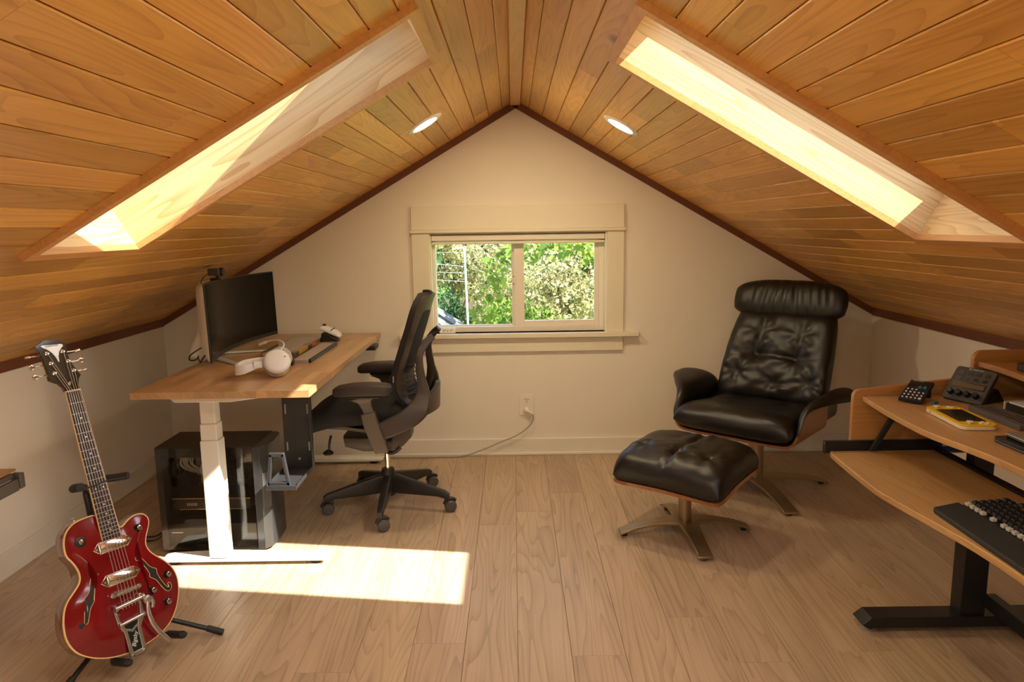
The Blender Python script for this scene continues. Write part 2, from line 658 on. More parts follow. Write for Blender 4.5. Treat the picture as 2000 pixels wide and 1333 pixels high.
# walls
zl, zr = ceil_z(XL), ceil_z(XR)
for nm, x0, x1, z1 in (('left', XL-.1, XL, zl), ('right', XR, XR+.1, zr)):
    bm = NB()
    box(bm, x0, x1, YF-.1, YB+.15, -.08, z1+.10)
    tag(obj('wall_'+nm, bm, M['wall'], smooth=0), 'low cream knee wall on the %s' % nm, 'wall', kind='structure')
WX0, WX1, WZ0, WZ1 = -0.492, 0.550, 0.763, 1.362
bm = NB()
def gab(bm, poly, y0=YB, y1=YB+.13):
    prism(bm, poly, lambda a, b, h: (a, h, b), y0, y1)
gab(bm, [(XL, -.08), (XR, -.08), (XR, WZ0), (XL, WZ0)])
gab(bm, [(XL, WZ0), (WX0, WZ0), (WX0, WZ1), (ceil_l := AX-(AZ-WZ1)/tan(radians(30)), WZ1), (XL, zl)])
gab(bm, [(WX1, WZ0), (XR, WZ0), (XR, zr), (AX+(AZ-WZ1)/tan(radians(30)), WZ1), (WX1, WZ1)])
gab(bm, [(ceil_l, WZ1), (AX+(AZ-WZ1)/tan(radians(30)), WZ1), (AX, AZ)])
gab(bm, [(XL-.05, zl-.03), (AX, AZ-.001), (XR+.05, zr-.03), (XR+.05, zr-.01), (AX, AZ+.019), (XL-.05, zl-.01)], YB+.004, YB+.13)
tag(obj('wall_back', bm, M['wall'], smooth=0), 'cream gable wall around the small window', 'wall', kind='structure')
FX0, FX1, FZ0, FZ1 = -.80, .80, .62, 1.42
bm = NB()
xa, xb = AX-(AZ-FZ1)/tan(radians(30)), AX+(AZ-FZ1)/tan(radians(30))
gab(bm, [(XL, -.08), (XR, -.08), (XR, FZ0), (XL, FZ0)], YF-.13, YF)
gab(bm, [(XL, FZ0), (FX0, FZ0), (FX0, FZ1), (xa, FZ1), (XL, zl)], YF-.13, YF)
gab(bm, [(FX1, FZ0), (XR, FZ0), (XR, zr), (xb, FZ1), (FX1, FZ1)], YF-.13, YF)
gab(bm, [(xa, FZ1), (xb, FZ1), (AX, AZ)], YF-.13, YF)
gab(bm, [(XL-.05, zl-.03), (AX, AZ-.001), (XR+.05, zr-.03), (XR+.05, zr-.01), (AX, AZ+.019), (XL-.05, zl-.01)], YF-.13, YF-.004)
tag(obj('wall_front', bm, M['wall'], smooth=0), 'cream gable wall behind the camera', 'wall', kind='structure')
w = thing('window_5', 'unseen white window added in the gable wall behind the camera for daylight fill', 'window', (0, YF, FZ0), kind='structure')  # out of view, added to fill the room with daylight from the front
bm = NB()
for q in ((FX0, FX0+.04, FZ0, FZ1), (FX1-.04, FX1, FZ0, FZ1), (FX0, FX1, FZ0, FZ0+.04), (FX0, FX1, FZ1-.04, FZ1), (-.02, .02, FZ0, FZ1)):
    box(bm, q[0], q[1], -.09, -.03, q[2]-FZ0, q[3]-FZ0)
obj('frame', bm, M['vinyl'], w, bevel=.002)
bm = NB()
box(bm, FX0+.03, FX1-.03, -.064, -.060, .03, FZ1-FZ0-.03)
obj('glass_pane', bm, M['glass'], w, smooth=0)
bm = NB()
for q in ((FX0-.10, FX0, FZ0, FZ1+.10), (FX1, FX1+.10, FZ0, FZ1+.10), (FX0, FX1, FZ1, FZ1+.10), (FX0-.16, FX1+.16, FZ0-.03, FZ0)):
    box(bm, q[0], q[1], 0, .02, q[2]-FZ0, q[3]-FZ0)
obj('casing', bm, M['casing'], w, bevel=.002)
# baseboards
for nm, b in (('left', (XL, XL+.014, YF, YB-.014, 0, .10)), ('right', (XR-.014, XR, YF, YB-.014, 0, .10)), ('back', (XL, XR, YB-.014, YB, 0, .104))):
    bm = NB()
    box(bm, *b)
    x0, x1, y0, y1, z0, z1 = b
    if nm == 'left':
        box(bm, x1-.002, x1+.010, y0, y1, 0, .016)
    elif nm == 'right':
        box(bm, x0-.010, x0+.002, y0, y1, 0, .016)
    else:
        box(bm, x0+.03, x1-.03, y0-.010, y0+.002, 0, .016)
    tag(obj('baseboard_'+nm, bm, M['trimwhite'], bevel=.003), 'cream baseboard along the %s wall' % nm, 'baseboard', kind='structure')

# the gable window: craftsman casing, deep jamb, slider sashes, glass
w = thing('window_1', 'small white sliding window with cream craftsman casing in the gable wall', 'window', (0, YB, WZ0), kind='structure')
def wpart(name, boxes, m, bevel=.002, par=None):
    bm = NB()
    for (x0, x1, y0, y1, z0, z1) in boxes:
        box(bm, x0, x1, y0, y1, z0-WZ0, z1-WZ0)
    return obj(name, bm, m, par or w, bevel=bevel)
wpart('head_casing', [(-.600, .656, -.022, 0, 1.385, 1.520), (-.606, .664, -.034, 0, 1.366, 1.385)], M['casing'])
wpart('side_casing', [(-.600, WX0-.006, -.020, 0, WZ0, 1.366)], M['casing'])
wpart('side_casing', [(WX1+.006, .656, -.020, 0, WZ0, 1.366)], M['casing'])
wpart('stool', [(-.690, .744, -.050, 0, .738, WZ0), (WX0, WX1, 0, .065, .738, WZ0)], M['casing'])
wpart('apron', [(-.600, .654, -.020, 0, .650, .738)], M['casing'])
wpart('jamb', [(WX0-.006, WX0+.004, -.001, .130, WZ0, WZ1), (WX1-.004, WX1+.006, -.001, .130, WZ0, WZ1), (WX0, WX1, -.001, .130, WZ1-.004, WZ1+.006)], M['casing'], .0008)
fr = wpart('frame', [(WX0+.004, WX0+.022, .058, .125, .770, 1.345), (WX1-.034, WX1-.004, .058, .125, .770, 1.345), (WX0+.004, WX1-.004, .058, .125, 1.310, 1.362), (WX0+.004, WX1-.004, .052, .125, .763, .795)], M['vinyl'])
wpart('sash', [(.004, .064, .064, .098, .795, 1.310), (WX1-.060, WX1-.034, .064, .098, .795, 1.310), (.064, WX1-.060, .064, .098, 1.300, 1.310), (.064, WX1-.060, .064, .098, .795, .828)], M['vinyl'])
wpart('sash', [(-.012, .022, .0985, .118, .795, 1.310), (WX0+.022, -.012, .0985, .118, 1.303, 1.310), (WX0+.022, -.012, .0985, .118, .795, .802)], M['vinyl'])
wpart('latch', [(.000, .012, .050, .064, 1.055, 1.098), (-.003, .010, .054, .066, 1.100, 1.106), (-.003, .010, .054, .066, 1.047, 1.053)], M['vinyl'])
wpart('latch_screw', [(-.004, .002, .050, .062, 1.096, 1.102), (-.004, .002, .050, .062, 1.050, 1.056)], M['black'], 0)
wpart('blind_headrail', [(WX0+.006, WX1-.006, .004, .050, 1.318, 1.352)], M['vinyl'], .004)
wpart('blind_bottom_rail', [(WX0+.006, WX1-.006, .010, .040, 1.297, 1.312)], M['vinyl'], .003)
wpart('glass_pane', [(WX0+.020, .000, .106, .109, .800, 1.306)], M['glass'], 0)
wpart('glass_pane', [(.062, WX1-.058, .080, .083, .826, 1.302)], M['glass'], 0)

# skylights: pine lined shafts through the roof with cedar trim, a frame and glass on top
NT = 0.205
LIP = {1: (0.085, 0.012, 0.026, 0.031), -1: (0.03, 0.03, 0.026, 0.026)}
for side, num, o, nm in SKY:
    s0, s1, y0, y1 = o['s0'], o['s1'], o['y0'], o['y1']
    w = thing('window_%d' % num, 'pine lined skylight shaft in the %s' % nm, 'skylight', SL(side, (s0+s1)/2, (y0+y1)/2, 0), kind='structure')
    org = w.location
    def P(s, y, n):
        return SL(side, s, y, n) - org
    def board(name, corners, m, uvs, par=w, bevel=0):
        bm = NB()
        hexa(bm, corners)
        uvl = bm.loops.layers.uv.new('UVMap')
        for f in bm.faces:
            for lp in f.loops:
                c = lp.vert.co
                lp[uvl].uv = uvs(c + org)
        return obj(name, bm, m, par, bevel=bevel, smooth=0)
    def slab(a0, a1, b0, b1, n0, n1):
        return [P(a0, b0, n0), P(a1, b0, n0), P(a1, b1, n0), P(a0, b1, n0), P(a0, b0, n1), P(a1, b0, n1), P(a1, b1, n1), P(a0, b1, n1)]
    off = num*3.3
    def uv_long(c):
        s = side*(c.x-AX)*C30 - (c.z-AZ)*S30
        n = side*(c.x-AX)*S30 + (c.z-AZ)*C30
        return (s+off, n*1.0+off+c.y*.5)
    def uv_end(c):
        n = side*(c.x-AX)*S30 + (c.z-AZ)*C30
        s = side*(c.x-AX)*C30 - (c.z-AZ)*S30
        return (c.y+off*1.7, n+s*.5+off)
    t = .018
    board('shaft_board', slab(s0-t, s1+t, y1, y1+t, .0, NT), M['pine'], uv_long)
    board('shaft_board', slab(s0-t, s1+t, y0-t, y0, .0, NT), M['pine'], uv_long)
    board('shaft_board', slab(s0-t, s0, y0, y1, .0, NT), M['pine'], uv_end)
    board('shaft_board', slab(s1, s1+t, y0, y1, .0, NT), M['pine'], uv_end)
    # cedar trim around the opening, proud of the boards
    i, wd, th = -.0015, .031, .020
    tr = M['cedar_trim']
    board('trim_board', [P(s0-i, y0-i, -th), P(s1+i, y0-i, -th), P(s1+wd, y0-wd, -th), P(s0-wd, y0-wd, -th), P(s0-i, y0-i, .001), P(s1+i, y0-i, .001), P(s1+wd, y0-wd, .0), P(s0-wd, y0-wd, .0)], tr, uv_long)
    board('trim_board', [P(s0-i, y1+i, -th), P(s1+i, y1+i, -th), P(s1+wd, y1+wd, -th), P(s0-wd, y1+wd, -th), P(s0-i, y1+i, .001), P(s1+i, y1+i, .001), P(s1+wd, y1+wd, .0), P(s0-wd, y1+wd, .0)], tr, uv_long)
    board('trim_board', [P(s0-i, y0-i, -th), P(s0-i, y1+i, -th), P(s0-wd, y1+wd, -th), P(s0-wd, y0-wd, -th), P(s0-i, y0-i, .001), P(s0-i, y1+i, .001), P(s0-wd, y1+wd, .0), P(s0-wd, y0-wd, .0)], tr, uv_end)
    board('trim_board', [P(s1+i, y0-i, -th), P(s1+i, y1+i, -th), P(s1+wd, y1+wd, -th), P(s1+wd, y0-wd, -th), P(s1+i, y0-i, .001), P(s1+i, y1+i, .001), P(s1+wd, y1+wd, .0), P(s1+wd, y0-wd, .0)], tr, uv_end)
    a, b_, c_, d_ = LIP[side]
    bm = NB()
    for q in (slab(s0-.06, s0+a, y0-.06, y1+.06, NT, NT+.012), slab(s1-b_, s1+.06, y0-.06, y1+.06, NT, NT+.012),
              slab(s0+a, s1-b_, y0-.06, y0+c_, NT, NT+.012), slab(s0+a, s1-b_, y1-d_, y1+.06, NT, NT+.012)):
        hexa(bm, q)
    obj('sash_frame', bm, M['vinyl'], w, smooth=0)
    bm = NB()
    hexa(bm, slab(s0+a-.01, s1-b_+.01, y0+c_-.01, y1-d_+.01, NT+.013, NT+.017))
    obj('glass_pane', bm, M['glass'], w, smooth=0)

# recessed ceiling lamps
def lamp(side, s, y, label):
    n_ = V((side*S30, 0, C30))
    t = thing('recessed_light', label, 'ceiling light', SL(side, s, y, 0), group='recessed lights in the cedar ceiling')
    bm = NB()
    lathe(bm, [(.0605, -.0005), (.062, -.006), (.088, -.004), (.092, .001), (.066, .001)], (0, 0, 0), n_, 40, cap=False)
    obj('trim_ring', bm, M['lampring'], t, smooth=60)
    bm = NB()
    lathe(bm, [(.001, -.0035), (.0600, -.0035), (.0600, -.001), (.001, -.001)], (0, 0, 0), n_, 40)
    obj('diffuser', bm, M['lampglow'], t, smooth=0)
lamp(-1, (AX+.397)/C30, 3.437, 'round recessed light in the left ceiling slope, lit')
lamp(1, (.494-AX)/C30, 3.387, 'round recessed light in the right ceiling slope, lit')
for yy in (1.25, -.55):  # extra lights out of view, added as fill beside the two visible ones
    lamp(-1, .49, yy, 'added unseen fill light recessed in the left slope behind the camera' if yy < 0 else 'added unseen fill light recessed in the left slope above the camera')
    lamp(1, .54, yy, 'added unseen fill light recessed in the right slope behind the camera' if yy < 0 else 'added unseen fill light recessed in the right slope above the camera')
# ---------------------------------------------------------------- left standing desk
M['butcher'] = wood('butcher_block', (0.34, 0.178, 0.070), (0.64, 0.395, 0.190), 'y', 'UV', 0.30, ring=0.30, var=0.17, hue=0.005, coat=0.15)
M['sun_black'] = mat('black_satin_metal', (0.03, 0.03, 0.032), 0.30)

DX0, DX1, DY0, DY1, DZ = -1.500, -0.803, 2.760, 4.320, 0.780
desk = thing('standing_desk', 'white framed standing desk with butcher block top against the left wall', 'desk', (-1.15, 3.55, 0))
dO = V((-1.15, 3.55, 0))
def at(o, *p):
    return V(p) - o
# top: long staves glued up, built as strips inside one mesh
bm = NB()
uvl = bm.loops.layers.uv.new('UVMap')
rn = bm.faces.layers.float.new('rnd')
rg = random.Random(8)
ns = 17
for i in range(ns):
    x0 = DX0 + (DX1-DX0)*i/ns
    x1 = DX0 + (DX1-DX0)*(i+1)/ns
    y = DY0
    first = True
    while y < DY1-.001:
        L_ = rg.uniform(.25, .65) * (rg.random() if first else 1)
        first = False
        y1 = min(DY1, y+max(.08, L_))
        if DY1-y1 < .08:
            y1 = DY1
        r = rg.random()
        nf = len(bm.faces)
        box(bm, x0-dO.x, x1-dO.x, y-dO.y, y1-dO.y, DZ-.027, DZ)
        bm.faces.ensure_lookup_table()
        for f in bm.faces[nf:]:
            f[rn] = r
            for lp in f.loops:
                c = lp.vert.co
                lp[uvl].uv = (c.x+c.z*1.0+r*17, c.y+r*29)
        y = y1
bmesh.ops.remove_doubles(bm, verts=bm.verts, dist=.0002)
inner = [f for f in bm.faces if False]
obj('desktop', bm, M['butcher'], desk, smooth=0)
def telescopic(yc, xc, parent):
    leg = obj('leg', (lambda b: (box(b, xc-.0375, xc+.0375, yc-.036, yc+.036, .028, .545), b)[1])(NB()), M['whitemetal'], parent, bevel=.004)
    b = NB()
    box(b, xc-.034, xc+.034, yc-.0325, yc+.0325, .545, .615)
    obj('middle_stage', b, M['whitemetal'], leg, bevel=.004)
    b = NB()
    box(b, xc-.0305, xc+.0305, yc-.029, yc+.029, .615, .712)
    obj('inner_stage', b, M['whitemetal'], leg, bevel=.004)
    b = NB()
    prism(b, [(-1.496-dO.x, .016), (-.815-dO.x, .016), (-.800-dO.x, .026), (-.820-dO.x, .031), (xc+.06, .038), (xc-.06, .038), (-1.476-dO.x, .031), (-1.512-dO.x, .024)], lambda a, c, h: (a, h, c), yc-.036, yc+.036)
    ft = obj('foot', b, M['whitemetal'], leg, bevel=.003)
    for px in (-1.46, -.86):
        b = NB()
        lathe(b, [(.024, 0), (.026, .004), (.020, .016)], (px-dO.x, yc, 0), n=20)
        obj('glide', b, M['rubber'], leg)
    b = NB()
    prism(b, [(-1.425-dO.x, .7535), (-.842-dO.x, .7535), (-.842-dO.x, .748), (xc+.10, .708), (xc-.13, .708), (-1.425-dO.x, .748)], lambda a, c, h: (a, h, c), yc-.034, yc+.034)
    obj('bracket', b, M['whitemetal'], leg, bevel=.003)
    return leg
xc = -1.263-dO.x
telescopic(2.921-dO.y, xc, desk)
telescopic(4.232-dO.y, xc, desk)
bm = NB()
for xx in (-1.330, -1.195):
    box(bm, xx-dO.x-.02, xx-dO.x+.02, 2.95-dO.y, 4.20-dO.y, .722, .7535)
obj('crossbar', bm, M['whitemetal'], desk, bevel=.002)
bm = NB()
box(bm, -.830-dO.x, -.775-dO.x, 3.985-dO.y, 4.085-dO.y, .728, .7535)
cp = obj('control_paddle', bm, M['black'], desk, bevel=.004)
bm = NB()
tube(bm, [(-1.40-dO.x, 3.1-dO.y, .745), (-1.39-dO.x, 3.08-dO.y, .70), (-1.36-dO.x, 3.06-dO.y, .694), (-1.33-dO.x, 3.08-dO.y, .715), (-1.32-dO.x, 3.12-dO.y, .748)], .004, 8, 6)
obj('power_cable', bm, M['black'], desk)

# black under-desk holder with an upright end bracket
hO = V((-.96, 3.0, 0.75))
HK = 1.10
def hsc(x, y, z):
    return (x*HK, y*HK, 1.4-(1.4-z)*HK)
hold = thing('computer_holder', 'empty black metal holder hanging under the near right corner of the standing desk', 'holder', hO)
def hb(name, boxes, m=M['sun_black'], bev=.0015, par=hold):
    b = NB()
    for (x0, x1, y0, y1, z0, z1) in boxes:
        p, q = hsc(x0, y0, z0), hsc(x1, y1, z1)
        box(b, p[0]-hO.x, q[0]-hO.x, p[1]-hO.y, q[1]-hO.y, p[2]-hO.z, min(q[2], .7525)-hO.z)
    return obj(name, b, m, par, bevel=bev)
HX0, HX1 = -.932, -.818
hb('back_panel', [(HX0, HX1, 2.822, 2.826, .450, .82), (HX1-.002, HX1+.004, 2.800, 2.826, .450, .76)])
for px, z0, z1 in ((HX0+.010, .672, .712), (HX1-.016, .672, .712), (HX0+.010, .520, .556), (HX1-.016, .520, .556)):
    hb('slot', [(px, px+.006, 2.8205, 2.8222, z0, z1)], M['greyplastic'], 0)
b = NB()
cyl(b, V(hsc(-.872, 2.816, .487))-hO, V(hsc(-.872, 2.823, .487))-hO, .006)
obj('screw', b, M['nickel'], hold)
hb('tray', [(HX0+.002, HX1, 2.590, 2.826, .446, .450), (HX1-.002, HX1+.002, 2.592, 2.826, .446, .462), (HX0, HX0+.003, 2.592, 2.826, .446, .462), (HX0, HX1, 2.586, 2.590, .440, .458)])
b = NB()
fnh = lambda a, c, h: V(hsc(a, 2.600+h, c))-hO
ax0, ax1 = -.936, -.846
prism(b, [(ax0, .446), (ax0+.012, .446), (ax0+.028, .572), (ax0+.016, .577)], fnh, 0, .016)
prism(b, [(ax1, .446), (ax1-.012, .446), (ax1-.030, .572), (ax1-.018, .577)], fnh, 0, .016)
prism(b, [(ax0+.015, .564), (ax1-.017, .564), (ax1-.018, .579), (ax0+.016, .579)], fnh, 0, .016)
prism(b, [(ax0, .444), (ax1, .444), (ax1-.003, .466), (ax0+.003, .466)], fnh, 0, .016)
obj('end_bracket', b, M['sun_black'], hold, bevel=.002)

# computer tower with glass side
pO = V((-1.33, 3.13, 0))
pc = thing('computer_tower', 'black computer tower with glass side under the standing desk', 'computer', pO)
PX0, PX1, PY0, PY1, PH = -1.556, -1.075, 3.008, 3.262, .480
def pb(name, boxes, m, bev=.0015, par=pc):
    b = NB()
    for (x0, x1, y0, y1, z0, z1) in boxes:
        box(b, x0-pO.x, x1-pO.x, y0-pO.y, y1-pO.y, z0, z1)
    return obj(name, b, m, par, bevel=bev)
M['pcblack'] = mat('tower_black', (0.022, 0.018, 0.017), 0.38)
M['pcglass'] = pane('smoked_glass', (0.86, 0.84, 0.80), 1.0)
xg = -1.150
b = NB()
for (x0, x1, y0, y1, z0, z1) in ((PX0, xg+.02, PY0+.006, PY1, .012, .030), (PX0, xg+.02, PY0+.006, PY1, PH-.030, PH), (PX0, PX0+.012, PY0+.006, PY1, .03, PH-.03), (PX0, xg, PY1-.006, PY1, .03, PH-.03), (PX0, PX0+.026, PY0+.0055, PY0+.012, .03, PH-.03), (PX0+.026, xg, PY0+.0055, PY0+.012, PH-.045, PH-.03)):
    box(b, x0-pO.x, x1-pO.x, y0-pO.y, y1-pO.y, z0, z1)
obj('chassis', b, M['pcblack'], pc, smooth=0)
b = NB()
box(b, PX0+.002-pO.x, xg+.012-pO.x, PY0-pO.y, PY0+.004-pO.y, .018, PH-.004)
obj('glass_panel', b, M['pcglass'], pc, smooth=0)
# faceted front panel at the right hand end
b = NB()
prof = [(xg+.013, PY0+.002), (PX1-.030, PY0+.004), (PX1-.006, PY0+.040), (PX1, PY0+.10), (PX1-.008, PY1-.03), (PX1-.03, PY1), (xg+.013, PY1)]
prism(b, [(q[0]-pO.x, q[1]-pO.y) for q in prof], lambda a, c, h: (a, c, h), .014, PH-.002)
fp = obj('front_panel', b, mat('tower_front', (0.035, 0.034, 0.034), 0.22, spec=0.6), pc, bevel=.002, smooth=20)
b = NB()
prism(b, [(PX1-.027-pO.x, PY0+.004-pO.y), (PX1-.024-pO.x, PY0+.003-pO.y), (PX1-.002-pO.x, PY0+.039-pO.y), (PX1-.006-pO.x, PY0+.042-pO.y)], lambda a, c, h: (a, c, h), .20, .36)
obj('facet', b, M['darkgrey'], fp, smooth=0)
for px in (PX0+.03, xg-.02):
    for yy in (PY0+.03, PY1-.03):
        b = NB()
        cyl(b, at(pO, px, yy, 0), at(pO, px, yy, .014), .014)
        obj('foot', b, M['rubber'], pc)
pb('power_supply_cover', [(PX0+.013, xg, PY0+.03, PY1-.008, .031, .125)], M['pcblack'])
M['board'] = mat('circuit_board', (0.075, 0.07, 0.062), 0.5, var=.5, vscale=60)
M['alu'] = mat('dull_aluminium', (0.52, 0.48, 0.42), 0.45, metal=0.1)
mb = pb('motherboard', [(PX0+.075, xg-.05, PY1-.020, PY1-.014, .135, PH-.05)], M['board'])
pb('heatsink', [(PX0+.085, PX0+.125, PY1-.055, PY1-.020, .29, PH-.07), (PX0+.104, PX0+.112, PY1-.060, PY1-.02, .25, PH-.06)], M['alu'], .003, mb)
b = NB()
cyl(b, at(pO, PX0+.160, PY1-.105, .330), at(pO, PX0+.160, PY1-.02, .330), .039, n=36)
pump = obj('pump_head', b, mat('pump_grey', (0.68, 0.64, 0.58), 0.4), mb, bevel=.002)
b = NB()
for k in range(4):
    box(b, PX0+.265+k*.013-pO.x, PX0+.272+k*.013-pO.x, PY1-.06-pO.y, PY1-.02-pO.y, .27, .40)
obj('memory_stick', b, M['black'], mb, smooth=0)
gp = pb('graphics_card', [(PX0+.028, xg-.03, PY0+.06, PY1-.02, .178, .226)], M['pcblack'], .004)
pb('card_edge', [(PX0+.028, xg-.03, PY0+.058, PY0+.064, .2265, .231), (PX0+.06, xg-.06, PY0+.0585, PY0+.061, .178, .181)], mat('brass_edge', (0.55, 0.36, 0.12), 0.35, metal=.6), .0005, gp)
b = NB()
for k in range(6):
    box(b, PX0+.095+k*.008-pO.x, PX0+.099+k*.008-pO.x, PY0+.0582-pO.y, PY0+.061-pO.y, .196, .209)
obj('vent', b, M['alu'], gp, smooth=0)
# hoses and cable bunch behind the glass
b = NB()
for k in range(7):
    rg = random.Random(60+k)
    tube(b, [at(pO, PX0+.04+.012*k, PY1-.03-.01*rg.random(), .45-.01*rg.random()), at(pO, PX0+.05+.01*k, PY1-.08-.03*rg.random(), .42), at(pO, PX0+.045+.008*k, PY1-.09-.03*rg.random(), .36), at(pO, PX0+.07+.012*k, PY1-.06, .31), at(pO, PX0+.12+.012*k, PY1-.04, .30)], .0055 if k < 3 else .0035, 8, 5)
obj('cable_bundle', b, mat('pale_sleeving', (0.50, 0.46, 0.40), 0.6), pc)
for zz in (.36,):
    b = NB()
    for k in range(28):
        pass
    lathe(b, [(.058, 0), (.060, .004), (.060, .024), (.058, .027), (.053, .027), (.053, 0)], at(pO, PX0+.013, PY0+.14, zz), (1, 0, 0), 32)
    fan = obj('rear_fan', b, M['black'], pc)
    b = NB()
    for k in range(7):
        a = 2*pi*k/7
        c = at(pO, PX0+.024, PY0+.14, zz)
        hexa(b, [c+V((-.004, cos(a)*.012-sin(a)*.004, sin(a)*.012+cos(a)*.004)), c+V((.004, cos(a)*.012+sin(a)*.008, sin(a)*.012-cos(a)*.008)), c+V((.004, cos(a)*.05+sin(a)*.020, sin(a)*.05-cos(a)*.020)), c+V((-.004, cos(a)*.05-sin(a)*.01, sin(a)*.05+cos(a)*.01)),
                 c+V((-.003, cos(a)*.012-sin(a)*.004, sin(a)*.012+cos(a)*.004)), c+V((.005, cos(a)*.012+sin(a)*.008, sin(a)*.012-cos(a)*.008)), c+V((.005, cos(a)*.05+sin(a)*.020, sin(a)*.05-cos(a)*.020)), c+V((-.003, cos(a)*.05-sin(a)*.01, sin(a)*.05+cos(a)*.01))])
    cyl(b, at(pO, PX0+.016, PY0+.14, zz), at(pO, PX0+.032, PY0+.14, zz), .018)
    obj('fan_blades', b, M['darkgrey'], fan)
b = NB()
box(b, PX0+.045-pO.x, PX0+.095-pO.x, PY0-.0006-pO.y, PY0-pO.y, .0955, .098)
obj('logo_strip', b, M['whiteplastic'], pc, smooth=0)
b = NB()
tube(b, [at(pO, PX0-.001, 3.20, .09), at(pO, PX0-.05, 3.19, .06), at(pO, PX0-.11, 3.17, .012), at(pO, PX0-.22, 3.20, .005), at(pO, PX0-.35, 3.30, .005)], .0042, 8, 6)
tube(b, [at(pO, PX0-.001, 3.17, .075), at(pO, PX0-.05, 3.15, .045), at(pO, PX0-.10, 3.13, .009), at(pO, PX0-.25, 3.14, .005)], .0036, 8, 6)
obj('cable', b, M['black'], pc)
# white slip hanging on the tower's front
b = NB()
box(b, -.0014, .0014, -.011, .011, -.030, .030)
tg_ = obj('paper_tag', b, M['whiteplastic'], None, bevel=.0006)
tg_.location = (PX1+.0022, PY0+.10, .285)
tag(tg_, 'small white tag on the front of the black computer tower', 'tag')

# ---------------------------------------------------------------- curved monitor
mO = V((-1.42, 3.70, DZ))
mon = thing('monitor', 'wide curved black screen with white back on the standing desk', 'monitor', mO)
MY0, MY1, MZ0, MZ1 = 3.262, 4.195, .800, 1.163
def mx_(y):
    t = (y-(MY0+MY1)/2)/((MY1-MY0)/2)
    return -1.379 + .016*0 - .068*(1-t*t)
def scr(off, y0, y1, z0, z1, th, name, m, par=mon, n=24):
    b = NB()
    def f(u, v):
        y = y0+(y1-y0)*u
        z = z0+(z1-z0)*v
        return (mx_(y)+off-(z-MZ0)*.02-mO.x, y-mO.y, z-mO.z)
    sheet(b, n, 2, f, th, flip=True)
    return obj(name, b, m, par, smooth=30)
scr(-.001, MY0, MY1, MZ0, MZ1, .010, 'bezel', M['black'])
scr(.0006, MY0+.006, MY1-.006, MZ0+.020, MZ1-.006, .001, 'screen', mat('dark_screen', (0.004, 0.0035, 0.003), 0.20, spec=0.10))
def dense(poly, d=.03):
    o = []
    for i, p in enumerate(poly):
        q = poly[(i+1) % len(poly)]
        k = max(1, round(sqrt((q[0]-p[0])**2+(q[1]-p[1])**2)/d)) if True else 1
        k = 24 if abs(q[0]-p[0]) > .2 else (10 if abs(q[1]-p[1]) > .1 else 1)
        o += [(p[0]+(q[0]-p[0])*j/k, p[1]+(q[1]-p[1])*j/k) for j in range(k)]
    return o
# white rear shell: thin at the rim, deep in the middle
b = NB()
rings = []
for off, ins, sq in ((-.0115, .002, 1), (-.022, .006, 1), (-.040, .09, 1), (-.085, .20, 1), (-.105, .235, 1)):
    r = []
    y0, y1 = MY0+ins*1.2, MY1-ins*1.2
    z0, z1 = MZ0+min(ins, .03), MZ1-min(ins, .012)
    for p in dense(rrect(y0, y1, z0, z1, .010+min(ins, .04))):
        r.append((mx_(p[0])*(.35 if off < -.03 else 1)+(.65*(-1.447) if off < -.03 else 0)+off-(p[1]-MZ0)*.02-mO.x, p[0]-mO.y, p[1]-mO.z))
    rings.append(r)
loft(b, rings, cap=False)
face(b, b.verts[-len(rings[0]):])
obj('rear_shell', b, M['whiteplastic'], mon, smooth=50)
# white stand column and two splayed metal feet
b = NB()
rings = []
for z, hx, hy in ((.7815, .060, .080), (.800, .062, .085), (.835, .052, .080), (.90, .042, .07), (1.0, .035, .06)):
    rings.append([(-1.555+q[0]-mO.x+(0 if z < .9 else .02), 3.62+q[1]-mO.y, z-mO.z) for q in rrect(-hx, hx, -hy, hy, .03)])
loft(b, rings)
obj('stand_column', b, M['whiteplastic'], mon, smooth=50)
M['silver'] = mat('silver_foot', (0.66, 0.63, 0.59), 0.32, metal=.25)
for (tx, ty) in ((-1.283, 3.318), (-1.270, 3.712)):
    b = NB()
    p0, p1 = V((-1.53, 3.56 if ty < 3.5 else 3.62, .786)), V((tx, ty, .785))
    d = (p1-p0).normalized()
    s = V((-d.y, d.x, 0))
    hexa(b, [p0-s*.022-mO+V((0, 0, -.004)), p1-s*.016-mO+V((0, 0, -.004)), p1+s*.016-mO+V((0, 0, -.004)), p0+s*.022-mO+V((0, 0, -.004)),
             p0-s*.022-mO+V((0, 0, .010)), p1-s*.015-mO+V((0, 0, .002)), p1+s*.015-mO+V((0, 0, .002)), p0+s*.022-mO+V((0, 0, .010))])
    obj('foot', b, M['silver'], mon, bevel=.003)
b = NB()
tube(b, [at(mO, -1.46, 3.45, .865), at(mO, -1.50, 3.42, .845), at(mO, -1.545, 3.41, .815), at(mO, -1.555, 3.42, .79), at(mO, -1.54, 3.45, .785), at(mO, -1.56, 3.53, .79)], .0032, 8, 6)
tube(b, [at(mO, -1.44, 3.40, .835), at(mO, -1.465, 3.38, .815), at(mO, -1.482, 3.375, .79), at(mO, -1.50, 3.40, .785), at(mO, -1.54, 3.48, .79)], .0034, 8, 6)
obj('cable', b, M['black'], mon)

